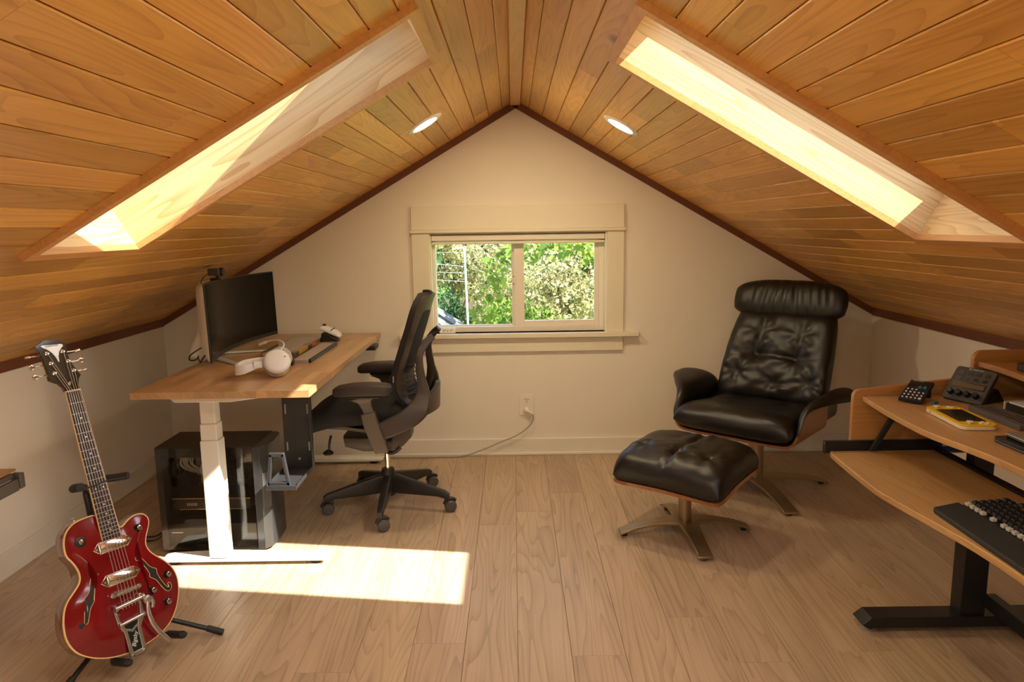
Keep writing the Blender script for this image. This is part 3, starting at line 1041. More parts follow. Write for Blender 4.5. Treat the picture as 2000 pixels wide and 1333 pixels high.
# webcam clipped on the screen
wO = V((-1.437, 3.545, 1.1625))
wc = thing('webcam', 'small black webcam clipped on top of the curved screen', 'webcam', wO)
b = NB()
box(b, -.040, .016, -.034, .028, .022, .056)
obj('body', b, M['darkgrey'], wc, bevel=.006)
b = NB()
cyl(b, (.014, -.003, .040), (.028, -.003, .040), .021, .019, n=28)
ln = obj('lens', b, M['black'], wc, bevel=.001)
b = NB()
cyl(b, (.0275, -.003, .040), (.0287, -.003, .040), .010, n=20)
obj('lens_glass', b, M['blackgloss'], ln)
b = NB()
box(b, -.006, .010, -.022, .016, .0025, .023)
box(b, -.034, -.020, -.022, .016, -.020, .010)
box(b, -.030, .016, -.022, .016, .0012, .007)
obj('clip', b, M['black'], wc, bevel=.002)
b = NB()
tube(b, [(-.04, -.02, .03), (-.05, -.05, .02), (-.05, -.085, -.005), (-.048, -.11, -.05)], .0022, 8, 6)
obj('cable', b, M['black'], wc)

# headphones lying on the desk, microphone boom raised
hpO = V((-1.035, 3.035, DZ+.009))
hp = thing('headphones', 'white over-ear headphones with a raised microphone lying on the standing desk', 'headphones', hpO)
M['hpwhite'] = mat('headset_white', (0.78, 0.78, 0.77), 0.38)
M['hpgrey'] = mat('headset_grey', (0.50, 0.47, 0.44), 0.55)
def cup(name, c, n, r):
    c, n = V(c), V(n).normalized()
    b = NB()
    lathe(b, [(.6*r, -.026), (.93*r, -.020), (.98*r, -.004), (r, .004), (.97*r, .016), (.80*r, .023), (.4*r, .026), (.01, .0265)], c, n, 36)
    o = obj(name, b, M['hpwhite'], hp, smooth=50)
    b = NB()
    lathe(b, [(.55*r, -.044), (.80*r, -.046), (.96*r, -.036), (.97*r, -.022), (.6*r, -.020)], c, n, 32)
    obj('ear_cushion', b, M['hpgrey'], o, smooth=60)
    b = NB()
    lathe(b, [(.985*r, -.006), (1.02*r, -.004), (1.02*r, .002), (.985*r, .004)], c, n, 36, cap=False)
    obj('chrome_rim', b, M['nickel'], o, smooth=60)
    return o
n1 = V((.30, -.72, .60))
c1 = cup('ear_cup', (.028, -.010, .056), n1, .056)
c2 = cup('ear_cup', (-.005, .118, .045), (-.45, .55, -.35), .050)
b = NB()
band = [(-.020, -.022, .058), (-.060, -.045, .046), (-.095, -.058, .036), (-.128, -.046, .030), (-.142, .004, .031), (-.128, .062, .036), (-.088, .104, .042), (-.045, .120, .046)]
tube(b, band, [(.004, .010), (.005, .014), (.008, .019), (.009, .021), (.009, .022), (.009, .021), (.006, .016), (.004, .010)], 14, 6, ref=(0, 0.15, 1), sect=RSQ)
obj('headband', b, M['hpwhite'], hp, smooth=50)
b = NB()
box(b, -.018, .018, -.012, .012, -.014, .014, Matrix.Translation((-.045, -.036, .052)) @ Matrix.Rotation(radians(28), 4, 'Z'))
obj('slider_block', b, M['hpwhite'], hp, bevel=.003)
b = NB()
tube(b, [(.03, .035, .098), (.035, .075, .118), (.005, .125, .128), (-.045, .165, .124), (-.085, .185, .112)], .0030, 8, 8)
mb_ = obj('microphone_boom', b, M['hpwhite'], hp)
b = NB()
tube(b, [(-.078, .182, .114), (-.115, .200, .100)], [.006, .0065], 10)
obj('microphone', b, M['hpwhite'], mb_, bevel=.001)
b = NB()
box(b, .060, .066, -.012, -.004, .080, .083)
obj('port', b, M['black'], c1, smooth=0)

# clear organiser box with its contents
oO = V((-1.145, 3.73, DZ))
og = thing('organizer_box', 'clear plastic organizer box with orange and yellow pieces on the standing desk', 'box', oO)
M['clear'] = pane('clear_plastic', (0.95, 0.94, 0.93), 0.8)
b = NB()
for q in ((-.085, .085, -.27, .27, 0, .003), (-.085, -.082, -.27, .27, .003, .032), (.082, .085, -.27, .27, .003, .032), (-.082, .082, -.27, -.267, .003, .032), (-.082, .082, .267, .27, .003, .032)):
    box(b, *q)
obj('tray', b, M['clear'], og, smooth=0)
b = NB()
box(b, -.086, .086, -.271, .271, .0325, .0345)
obj('lid', b, M['clear'], og, smooth=0)
b = NB()
box(b, -.078, .035, -.262, .06, .004, .028)
box(b, -.078, .035, .066, .262, .004, .028)
obj('grey_insert', b, mat('greyed_insert', (0.56, 0.51, 0.46), 0.6), og, bevel=.002)
for nm, y0, y1, c in (('yellow_piece', -.17, -.02, (0.72, 0.42, 0.05)), ('orange_piece', .055, .16, (0.62, 0.13, 0.04)), ('dark_piece', -.015, .05, (0.16, 0.10, 0.06)), ('dark_piece', -.26, -.18, (0.12, 0.09, 0.06))):
    b = NB()
    box(b, .042, .076, y0, y1, .004, .027)
    obj(nm, b, mat(nm, c, .5), og, bevel=.003)
# flat tray with black strip to its right
tO = V((-.990, 3.60, DZ))
ft = thing('desk_tray', 'flat smoky tray with a black front strip beside the organizer box', 'tray', tO)
b = NB()
hexa(b, [(-.050, -.255, 0), (.022, -.255, 0), (.022, .255, 0), (-.050, .255, 0), (-.050, -.255, .016), (.022, -.255, .016), (.022, .255, .016), (-.050, .255, .016)])
obj('plate', b, mat('smoky_plate', (0.42, 0.34, 0.28), 0.35), ft, bevel=.002)
b = NB()
box(b, .0225, .036, -.25, .26, 0, .018)
obj('front_strip', b, M['black'], ft, bevel=.003)
# small black box with a red button, black cube
kO = V((-1.145, 3.335, DZ))
kb = thing('button_box', 'small black box with a red button behind the headphones', 'switch', kO)
b = NB()
box(b, -.030, .030, -.026, .026, 0, .020)
obj('case', b, M['black'], kb, bevel=.004)
b = NB()
lathe(b, [(.017, .020), (.017, .030), (.013, .036), (.004, .038)], (0, 0, 0), n=24)
obj('red_button', b, mat('red_button', (0.70, 0.05, 0.03), .35), kb, smooth=50)
b = NB()
box(b, -.016, .016, -.016, .016, 0, .036)
cu_ = obj('charger_block', b, M['black'], None, bevel=.003)
cu_.location = (-1.038, 3.302, DZ)
tag(cu_, 'tiny black charger block on the standing desk right behind the headphones', 'charger')

# vertical style mouse resting on a black dock
sO = V((-1.03, 4.02, DZ))
dk = thing('mouse_dock', 'black angled dock under the white mouse at the far end of the standing desk', 'dock', sO)
b = NB()
prism(b, [(-.055, 0), (.050, 0), (.045, .012), (-.020, .050), (-.040, .050)], lambda a, c, h: (a, h, c), -.030, .030)
obj('dock_body', b, M['black'], dk, bevel=.004)
ms = thing('computer_mouse', 'white computer mouse leaning on its black dock', 'mouse', (-1.03, 4.02, DZ))
b = NB()
pillow(b, 16, 12, lambda u, v: (.002+u*.058, v*.034, .050-u*.026), V((.40, 0, .92)), .026, .008, p=3.0, q=.5)
m1 = obj('shell', b, M['hpwhite'], ms, smooth=60)
b = NB()
tube(b, [(.000+.012, -.034, .063), (.020, -.02, .0695), (.024, 0, .071), (.022, .02, .0695), (.014, .034, .063)], .0026, 8, 5)
obj('seam_band', b, M['black'], ms)
b = NB()
lathe(b, [(.010, -.004), (.010, .004)], (-.030, 0, .088), (0, 1, 0), 20)
obj('scroll_wheel', b, M['black'], ms, bevel=.001)
# ---------------------------------------------------------------- office chair, facing the standing desk
cO = V((-.650, 3.535, 0))
oc = thing('office_chair', 'black office swivel chair at the standing desk, seen from its side', 'chair', cO)
M['chairframe'] = mat('chair_frame', (0.105, 0.082, 0.062), 0.42)
M['chairdark'] = mat('chair_dark', (0.022, 0.019, 0.018), 0.42)
M['chairfab'] = mat('chair_fabric', (0.012, 0.0105, 0.0105), 0.85, bump=.5, bscale=700)
M['chairback'] = mat('chair_back_plastic', (0.045, 0.030, 0.024), 0.36)
M['wheel'] = mat('caster_grey', (0.085, 0.080, 0.074), 0.35)
b = NB()
lathe(b, [(.020, .060), (.034, .062), (.036, .110), (.034, .185), (.030, .200), (.020, .201)], n=32)
hub = obj('base_hub', b, M['chairdark'], oc, smooth=40)
for k in range(5):
    a = radians(-88+72*k)
    d = V((cos(a), sin(a), 0))
    s = V((-d.y, d.x, 0))
    b = NB()
    R_ = []
    for r, hw, z0, z1 in ((.020, .020, .078, .172), (.06, .020, .076, .166), (.16, .018, .076, .142), (.27, .015, .076, .114), (.305, .014, .068, .106), (.326, .011, .056, .092)):
        R_.append([d*r+s*(hw*q[0])+V((0, 0, (z0+z1)/2+(z1-z0)/2*q[1])) for q in RSQ])
    loft(b, R_)
    lg = obj('base_leg', b, M['chairdark'], oc, smooth=45)
    tr = V((.92, .38, 0)) if k != 2 else V((.5, .86, 0))
    tr = Matrix.Rotation(radians([0, -8, 5, 12, -5][k]), 3, 'Z') @ V((.93, .36, 0))
    ax = V((-tr.y, tr.x, 0))
    c = d*.318 + tr*.014
    b = NB()
    for sg in (-1, 1):
        lathe(b, [(.004, .0015), (.022, .002), (.029, .006), (.030, .012), (.029, .020), (.025, .0245), (.004, .026)], c+V((0, 0, .030)), ax*sg, 28)
    cs = obj('caster', b, M['wheel'], lg, smooth=40)
    b = NB()
    cyl(b, d*.318+V((0, 0, .05)), d*.318+V((0, 0, .080)), .007, n=14)
    tube(b, [c+V((0, 0, .030))-tr*.03+V((0, 0, .01)), c+V((0, 0, .062))-tr*.018, c+V((0, 0, .066))+tr*.006, c+V((0, 0, .054))+tr*.026], .0095, 8, 4)
    obj('caster_fork', b, M['chairdark'], lg, smooth=50)
b = NB()
cyl(b, (0, 0, .19), (0, 0, .30), .0135, n=24)
obj('gas_lift', b, M['chrome'], oc)
# mechanism under the seat
b = NB()
R_ = []
for x, hw, z0, z1 in ((-.205, .05, .362, .386), (-.19, .09, .336, .388), (-.10, .11, .318, .392), (.03, .105, .315, .40), (.09, .07, .33, .42), (.13, .05, .37, .43)):
    R_.append([(x, hw*q[0], (z0+z1)/2+(z1-z0)/2*q[1]) for q in RSQ])
loft(b, R_)
mech = obj('tilt_mechanism', b, M['chairframe'], oc, smooth=45)
b = NB()
tube(b, [(-.235, -.17, .42), (-.236, -.20, .395), (-.236, -.215, .365)], .006, 10, 4)
lathe(b, [(.004, -.010), (.022, -.008), (.026, 0), (.016, .008), (.008, .014)], (-.240, -.215, .352), n=22)
obj('tilt_lever', b, M['black'], mech, smooth=50)
b = NB()
tube(b, [(.02, -.10, .36), (.03, -.17, .34), (.07, -.20, .345), (.10, -.20, .37)], .010, 10, 5)
obj('lift_lever', b, M['chairdark'], mech)
# seat: pan and thick waterfall cushion
def seat_z(u):
    # u -1 front .. 1 back
    return .515 + .020*u - .030*max(0, -u-.35)**1.5*3
b = NB()
pillow(b, 22, 18, lambda u, v: (-.125+u*.265, v*.245*(1-.06*u*u), seat_z(u)), V((0, 0, 1)), .072, .050, p=5, q=.42, dent=lambda u, v: -.012*exp(-((u-.2)**2/.3+v*v/.25)))
obj('seat', b, M['chairfab'], oc, smooth=70)
b = NB()
sheet(b, 16, 12, lambda u, v: (-.350+u*.47, (v-.5)*.44*(1-.25*(2*u-1)**4), .452+.024*(2*abs(v-.5))**3+.012*sin(u*6)-.006), .014, flip=True)
obj('seat_pan', b, M['chairframe'], oc, smooth=50)
# armrests: sleeve, stem and pad on each side
for sg in (-1, 1):
    y = sg*.272
    arm = None
    b = NB()
    tube(b, [(-.030, y, .557), (-.018, y, .50), (.022, y, .385), (.027, y, .368)], [(.032, .017), (.034, .019), (.032, .018), (.026, .014)], 16, 4, ref=(0, 1, 0), sect=RSQ)
    arm = obj('armrest', b, M['chairframe'], oc, smooth=45)
    b = NB()
    tube(b, [(-.022, y, .548), (-.035, y, .585), (-.042, y, .612), (-.046, y, .634)], [(.024, .012), (.024, .012), (.032, .016), (.072, .028)], 16, 4, ref=(0, 1, 0), sect=RSQ)
    obj('arm_stem', b, M['chairframe'], arm, smooth=45)
    b = NB()
    box(b, -.120, .032, y-.030, y+.030, .630, .642)
    obj('pad_slide', b, M['black'], arm, bevel=.004)
    b = NB()
    R_ = []
    for x, hw, z0, z1 in ((-.186, .020, .652, .668), (-.182, .034, .645, .676), (-.165, .043, .641, .684), (-.10, .050, .643, .694), (-.02, .050, .644, .697), (.05, .045, .643, .693), (.074, .038, .646, .688), (.080, .028, .652, .680)):
        R_.append([(x, y+hw*q[0], (z0+z1)/2+(z1-z0)/2*q[1]) for q in RSQ])
    loft(b, R_)
    obj('arm_pad', b, mat('arm_pad', (0.040, 0.028, 0.024), 0.5), arm, smooth=60)
    b = NB()
    tube(b, [(.03, y, .40), (.03, y*.8, .385), (.02, y*.45, .375)], [(.028, .018), (.03, .02), (.03, .02)], 12, 4, ref=(0, 0, 1), sect=RSQ)
    obj('arm_bracket', b, M['chairdark'], arm, smooth=45)
# backrest: curved sheet, padded front, plastic rear with lumbar slats
PROF = [(.545, .165), (.56, .150), (.60, .112), (.64, .096), (.68, .090), (.72, .093), (.78, .112), (.86, .139), (.94, .166), (1.02, .190), (1.06, .204), (1.088, .216)]
def prof_x(z):
    for i in range(len(PROF)-1):
        if z <= PROF[i+1][0]:
            t = (z-PROF[i][0])/(PROF[i+1][0]-PROF[i][0])
            t = max(0, min(1, t))
            return PROF[i][1]*(1-t)+PROF[i+1][1]*t
    return PROF[-1][1]
def half_w(z):
    w = .228 if z > .66 else .228-.03*(1-(z-.545)/.115)
    if z > .80:
        w -= (z-.80)**1.4*.16
    t = (z-.976)/.112
    if t > 0:
        w *= sqrt(max(0.0, 1-(t*.93)**3.2))
    return w
def bk(u, v, off=0.0):
    z = .545+.543*v
    s = 2*u-1
    return V((prof_x(z)+.052*(1-s*s)-.012+off, s*half_w(z), z))
b = NB()
sheet(b, 20, 40, lambda u, v: bk(u, v, -.010), .026, thf=lambda u, v: (.35+.65*(1-abs(2*u-1)**6))*(.4+.6*(1-abs(2*v-1)**10)))
br = obj('backrest', b, M['chairfab'], oc, smooth=60)
b = NB()
sheet(b, 20, 40, lambda u, v: bk(.02+.96*u, .01+.98*v, .0165), .010, flip=True)
obj('back_shell', b, M['chairback'], br, smooth=60)
for k in range(7):
    z = .605+.024*k
    b = NB()
    v_ = (z-.545)/.543
    pts = [bk(.12+.76*i/14, v_+.012*(2*abs(i/14-.5))**2*2, .0275) for i in range(15)]
    tube(b, pts, (.0024, .0016), 6)
    obj('lumbar_slot', b, M['rubber'], br, smooth=50)
for sg in (-1, 1):
    b = NB()
    tube(b, [bk(.5+sg*.49, .265, -.004), bk(.5+sg*.493, .32, -.004)], (.009, .004), 10)
    obj('lumbar_grip', b, mat('grip_grey', (0.30, 0.27, 0.24), .4), br)
# yoke that carries the back
for sg in (-1, 1):
    b = NB()
    tube(b, [(.005, sg*.262, .462), (.06, sg*.258, .480), (.145, sg*.248, .520), (.195, sg*.228, .562), (.216, sg*.205, .620), (.212, sg*.195, .690), (.204, sg*.190, .760), (.204, sg*.182, .810), (.226, sg*.165, .855), (.262, sg*.135, .892)],
         [(.040, .016), (.044, .018), (.048, .020), (.050, .022), (.034, .018), (.020, .014), (.017, .012), (.017, .012), (.018, .012), (.016, .010)], 14, 6, ref=(0, 1, 0), sect=RSQ)
    yk = obj('back_upright', b, M['chairback'], oc, smooth=50)
    b = NB()
    cyl(b, (.236, sg*.135, .870), (.264, sg*.128, .894), .012, n=16)
    tube(b, [(.262, sg*.135, .887), (.236, sg*.128, .872), (.212, sg*.12, .852)], .010, 10, 3)
    obj('back_pivot', b, M['black'], yk)
b = NB()
sheet(b, 16, 8, lambda u, v: (.178+.075*sin(pi*u)*(1-.2*v)+.02*v, (u-.5)*.46, .52+.13*v*(.55+.45*(1-abs(2*u-1)))), .02)
obj('lower_back_shell', b, M['chairback'], oc, smooth=50)

# ---------------------------------------------------------------- red guitar on its stand
GA, GT = radians(57), radians(17.25)
gu = V((cos(GA), sin(GA), 0))
gv = V((-sin(GA)*sin(GT), cos(GA)*sin(GT), cos(GT)))
gn = gu.cross(gv)
gO = V((-1.26443, 2.17685, 0.26205))
gt = bpy.data.objects.new('electric_guitar', None)
COL.objects.link(gt)
gbase = gO - gv*.191
gt.matrix_world = basis(gu, -gn, gv, gbase)
tag(gt, 'red hollow body electric guitar leaning on a black stand', 'guitar')
# local: x across, -y towards the viewer, z up the neck; traced numbers are relative to the bridge
def G(u, v, h=0.0):
    if v > .666:
        h -= (v-.666)*.20
    return V((u, -h, v+.191))
OUT = [(-.0249, .2607), (-.0544, .2635), (-.0859, .2602), (-.1088, .2488), (-.125, .2311), (-.134, .2087), (-.1372, .1842), (-.1353, .1642), (-.1247, .1428), (-.1170, .1215), (-.1140, .1009), (-.1175, .0833), (-.1285, .0689), (-.1465, .0536), (-.1641, .0381), (-.1776, .0184), (-.1868, -.0067), (-.1927, -.0369), (-.1932, -.0659), (-.1866, -.0943), (-.1734, -.1199), (-.1513, -.1426), (-.1236, -.1615), (-.0941, -.1755), (-.0627, -.1851), (-.0293, -.1903), (.006, -.1912), (.0435, -.1873), (.0837, -.1772), (.1176, -.1586), (.142, -.1324), (.1601, -.1028), (.1726, -.0703), (.1778, -.0392), (.176, -.0098), (.1663, .018), (.149, .044), (.1269, .0693), (.1131, .0887), (.1064, .1077), (.1079, .1258), (.1166, .1459), (.1275, .1654), (.1343, .1818), (.134, .1984), (.1249, .2124), (.1105, .2202), (.0923, .2214), (.075, .2167), (.0593, .2085), (.0483, .2009), (.0393, .2005), (.0324, .2200), (0.0, .2300)]
def spline2(pts, k=3):
    n = len(pts)
    o = []
    for i in range(n):
        p0, p1, p2, p3 = [V((*pts[(i+j) % n], 0)) for j in (-1, 0, 1, 2)]
        for j in range(k):
            t = j/k
            q = 0.5*((2*p1)+(p2-p0)*t+(2*p0-5*p1+4*p2-p3)*t*t+(3*p1-p0-3*p2+p3)*t**3)
            o.append((q.x, q.y))
    return o
BO = spline2(OUT)
gc = V((-.012, .01))
def inset(poly, d):
    o = []
    n = len(poly)
    for i in range(n):
        a, c = V((*poly[i-1], 0)), V((*poly[(i+1) % n], 0))
        t = (c-a).normalized()
        nn = V((-t.y, t.x, 0))
        # outline runs clockwise or not: pick the inward side from its signed area
        o.append((poly[i][0]+nn.x*d*ORI, poly[i][1]+nn.y*d*ORI))
    return o
ar = sum(BO[i-1][0]*BO[i][1]-BO[i][0]*BO[i-1][1] for i in range(len(BO)))
ORI = 1 if ar > 0 else -1
M['gred'] = mat('red_lacquer', (0.19, 0.003, 0.008), 0.13, coat=1.0, var=.25, vscale=9)
M['gside'] = mat('brown_lacquer_side', (0.20, 0.065, 0.035), 0.16, coat=.8)
M['binding'] = mat('cream_binding', (0.78, 0.55, 0.26), 0.35)
b = NB()
TH = .062
R_ = [[G(*q, -TH) for q in inset(BO, .010)], [G(*q, -TH+.004) for q in inset(BO, .002)], [G(*q, -TH+.008) for q in BO], [G(*q, -.006) for q in BO]]
loft(b, R_, cap=False)
bot = b.faces.new([v for v in b.verts[:len(BO)]])
bmesh.ops.triangulate(b, faces=[bot])
body = obj('body_side', b, M['gside'], gt, smooth=40)
b = NB()
loft(b, [[G(*q, -.0062) for q in BO], [G(*q, -.001) for q in BO], [G(*q, .0004) for q in inset(BO, .0012)], [G(*q, .0004) for q in inset(BO, .0042)], [G(*q, -.0062) for q in inset(BO, .0042)]], cap=False)
obj('binding', b, M['binding'], body, smooth=40)
# arched top
b = NB()
rings = []
for d, h in ((.0038, -.001), (.0040, .0006), (.014, .0014), (.026, .0032), (.040, .0058), (.055, .0080)):
    rings.append([G(*q, h) for q in inset(BO, min(d, .026) if d > .026 else d)] if d <= .026 else [G(gc.x+(q[0]-gc.x)*(1-(d-.026)*9), gc.y+(q[1]-gc.y)*(1-(d-.026)*9), h) for q in inset(BO, .026)])
loft(b, rings, cap=False)
n_ = len(BO)
b.verts.ensure_lookup_table()
topf = b.faces.new([b.verts[i] for i in range(len(b.verts)-n_, len(b.verts))])
bmesh.ops.triangulate(b, faces=[topf])
top = obj('body_top', b, M['gred'], gt, smooth=60)
# f holes with pale edging (dark inlay lying on the top)
M['fhole'] = mat('f_hole_dark', (0.004, 0.010, 0.006), 0.5)
FL = [(-.0682, .0783), (-.0644, .082), (-.0680, .0871), (-.0760, .0860), (-.0845, .0790), (-.0921, .0622), (-.0985, .0442), (-.1085, .0324), (-.1178, .0260), (-.1126, .0128), (-.1180, -.012), (-.1255, -.0340), (-.1330, -.0450), (-.1400, -.0500), (-.1478, -.0564), (-.1535, -.0473), (-.1459, -.0403), (-.1365, -.0440), (-.1290, -.0460), (-.1200, -.0280), (-.1110, -.008), (-.0985, .0060), (-.0951, .0110), (-.0970, .0200), (-.0915, .0335), (-.0865, .0560), (-.0800, .0720), (-.0740, .0770)]
FR = [(.056, .0835), (.0600, .0890), (.0660, .0895), (.0737, .0811), (.0840, .062), (.0930, .0440), (.1020, .0345), (.1130, .0260), (.1105, .0150), (.1155, -.0081), (.1240, -.0300), (.1320, -.0440), (.1390, -.0470), (.1400, -.0410), (.1380, -.0350), (.1420, -.0325), (.1465, -.0385), (.1465, -.0500), (.1356, -.0580), (.1235, -.0490), (.1130, -.0290), (.1040, -.0080), (.0930, .0040), (.0860, .0110), (.0880, .0200), (.0850, .0330), (.0780, .0520), (.0690, .0680), (.0640, .0760), (.0590, .0770)]
def topz(u, v):
    # height of the arched top near a point
    m = 1.0
    for q in BO[::2]:
        m = min(m, sqrt((q[0]-u)**2+(q[1]-v)**2))
    if m < .014:
        return .0006+(m-.004)/.010*.0008
    if m < .026:
        return .0014+(m-.014)/.012*.0018
    return min(.0080, .0032+(m-.026)*.14)
for poly in (FL, FR):
    P2 = spline2(poly, 3)
    for nm, m_, grow, hh in (('f_hole_edge', M['binding'], .0016, .0006), ('f_hole', M['fhole'], 0, .0010)):
        ar_ = sum(P2[i-1][0]*P2[i][1]-P2[i][0]*P2[i-1][1] for i in range(len(P2)))
        sv = ORI
        ORI = 1 if ar_ > 0 else -1
        q2 = inset(P2, -grow)
        ORI = sv
        b = NB()
        A = [b.verts.new(G(q[0], q[1], topz(*q)+hh+.0006)) for q in q2]
        B_ = [b.verts.new(G(q[0], q[1], topz(*q)-.002)) for q in q2]
        f0 = b.faces.new(A)
        for i in range(len(A)):
            j = (i+1) % len(A)
            face(b, (A[i], A[j], B_[j], B_[i]))
        bmesh.ops.triangulate(b, faces=[f0])
        obj(nm, b, m_, top if nm == 'f_hole_edge' else top, smooth=0)
# neck, fretboard, frets, dots
M['gneck'] = mat('neck_brown', (0.16, 0.045, 0.022), 0.22, coat=.5)
M['rosewood'] = wood('rosewood', (0.018, 0.010, 0.008), (0.050, 0.028, 0.022), 'z', 'Object', 0.42, fine=1.2)
b = NB()
R_ = []
for v_, hw, d in ((.17, .0295, .050), (.21, .0285, .040), (.235, .0280, .024), (.30, .0270, .020), (.50, .0240, .019), (.64, .0225, .018), (.663, .0222, .016)):
    R_.append([G(hw*cos(a), v_, .013-.004-d*sin(a) if True else 0) for a in [pi*i/10 for i in range(11)]])
loft(b, R_)
neck = obj('neck', b, M['gneck'], gt, smooth=50)
b = NB()
hexa(b, [G(-.0290, .176, .008), G(.0290, .176, .008), G(.0225, .661, .008), G(-.0225, .661, .008), G(-.0285, .176, .0145), G(.0285, .176, .0145), G(.0220, .661, .0145), G(-.0220, .661, .0145)])
fb = obj('fretboard', b, M['rosewood'], gt, bevel=.0008)
for sg in (-1, 1):
    b = NB()
    hexa(b, [G(sg*.0285, .176, .008), G(sg*.0300, .176, .008), G(sg*.0233, .661, .008), G(sg*.0220, .661, .008), G(sg*.0285, .176, .0150), G(sg*.0300, .176, .0150), G(sg*.0233, .661, .0150), G(sg*.0220, .661, .0150)])
    obj('neck_binding', b, M['binding'], fb, smooth=0)
SCL = .660
def fret_v(n):
    return SCL*2**(-n/12)
for n in range(1, 23):
    v_ = fret_v(n)
    if v_ < .182:
        break
    hw = .0220+(.661-v_)/.485*.0065
    b = NB()
    tube(b, [G(-hw, v_, .0150), G(hw, v_, .0150)], (.0011, .0010), 6)
    obj('fret', b, M['nickel'], fb)
for n in (3, 5, 7, 9, 12, 15, 17, 19, 21):
    v_ = (fret_v(n)+fret_v(n-1))/2
    for du in ((-.012, .012) if n == 12 else (0,)):
        b = NB()
        cyl(b, G(du+.002, v_, .0143), G(du+.002, v_, .01485), .0030, n=14)
        obj('dot_inlay', b, mat('pearl', (0.80, 0.78, 0.74), .25), fb)
b = NB()
box(b, -.0225, .0225, -.0185, -.0085, .661+.191, .6655+.191)
obj('nut', b, M['binding'], neck, bevel=.0008)
# headstock
HD = [(-.0212, .6650), (-.0236, .6806), (-.0311, .6945), (-.0535, .7094), (-.0500, .7433), (-.0505, .783), (-.0555, .8145), (-.0605, .8275), (-.046, .8335), (-.0339, .8415), (-.0215, .8440), (-.0130, .8410), (-.0070, .8405), (.0005, .8430), (.0119, .8400), (.0202, .8325), (.0310, .8250), (.0276, .8017), (.0262, .7702), (.0320, .7421), (.0434, .7119), (.0318, .6991), (.0250, .680), (.0247, .6640)]
b = NB()
prism(b, HD, lambda a, c, h: G(a, c, h), -.004, .0095)
hs = obj('headstock', b, [mat('headstock_black', (0.006, 0.006, 0.006), .12, coat=1.0)], gt, bevel=.0008)
b = NB()
prism(b, [(q[0]*1.012+.0001, .75+(q[1]-.75)*1.008) for q in HD], lambda a, c, h: G(a, c, h), -.0045, .0035)
obj('headstock_rim', b, M['gneck'], hs, bevel=.0008)
TRC = [(-.0442, .8240), (-.0400, .8190), (-.0295, .8115), (-.0190, .7980), (-.0130, .7830), (-.0105, .7665), (-.0075, .7640), (-.0055, .7700), (-.0035, .7830), (.0035, .7990), (.0140, .8110), (.0205, .8160), (.0215, .8215), (.0164, .8245), (-.0142, .8255), (-.0410, .8275)]
b = NB()
prism(b, TRC, lambda a, c, h: G(a, c, h), .0094, .0112)
tc_ = obj('truss_cover', b, M['nickel'], hs, bevel=.0005)
words('cover_lettering', 'EPIPHONE', .0085, M['black'], tc_, basis((1, 0, 0), (0, 0, 1), (0, -1, 0), G(-.0125, .8205, .0114)), .0002)
words('logo', '\u20ac', .020, mat('pearl_logo', (0.85, 0.85, 0.82), .25), hs, basis((1, 0, 0), (0, 0, 1), (0, -1, 0), G(0, .6855, .0098)), .0002)
PEG = [(-.0337, .7978), (-.0327, .7635), (-.0327, .7298), (.0142, .7979), (.0203, .7631), (.0266, .7294)]
for k, (pu, pv) in enumerate(PEG):
    sg = -1 if k < 3 else 1
    b = NB()
    lathe(b, [(.0062, 0), (.0062, .0015), (.0038, .002), (.0030, .0085), (.0034, .0095), (.001, .0098)], G(pu, pv, .0095), (0, -1, 0), 16)
    pg = obj('tuning_post', b, M['chrome'], hs, smooth=50)
    b = NB()
    eu = sg*(.0605 if k < 3 else .0480)
    tube(b, [G(pu, pv, -.010), G(eu+sg*.012-(0 if k < 3 else 0), pv, -.010)], .0020, 8)
    c = G(eu+sg*.020, pv, -.010)
    tilt = [.9, .2, .25, .8, .2, .9][k]
    sx, up_ = V((1, 0, 0)), V((0, cos(tilt*1.5), sin(tilt*1.5)))
    wv_ = V((0, -up_.z, up_.y))
    pts = []
    R_ = []
    for t_, r_ in ((-.0085, .003), (-.006, .0068), (0, .0095), (.006, .0085), (.0095, .004)):
        R_.append([c+sx*(sg*t_)+wv_*(r_*cos(2*pi*i/12))+up_*(.0028*sin(2*pi*i/12)) for i in range(12)])
    loft(b, R_)
    obj('tuner_button', b, M['chrome'], pg, smooth=60)
# strings
SU = [-.0165+.0066*i for i in range(6)]
b = NB()
for i in range(6):
    un = -.0165+.0066*i
    ub = -.0265+.0106*i
    pu, pv = PEG[[2, 1, 0, 3, 4, 5][i]]
    tube(b, [G(pu, pv, .0150), G(un, .6655, .0187), G(ub, 0, .0250), G(ub*.95, -.052, .0190)], .00062+.00008*(5-i)/2, 6)
obj('strings', b, M['nickel'], gt, smooth=60)
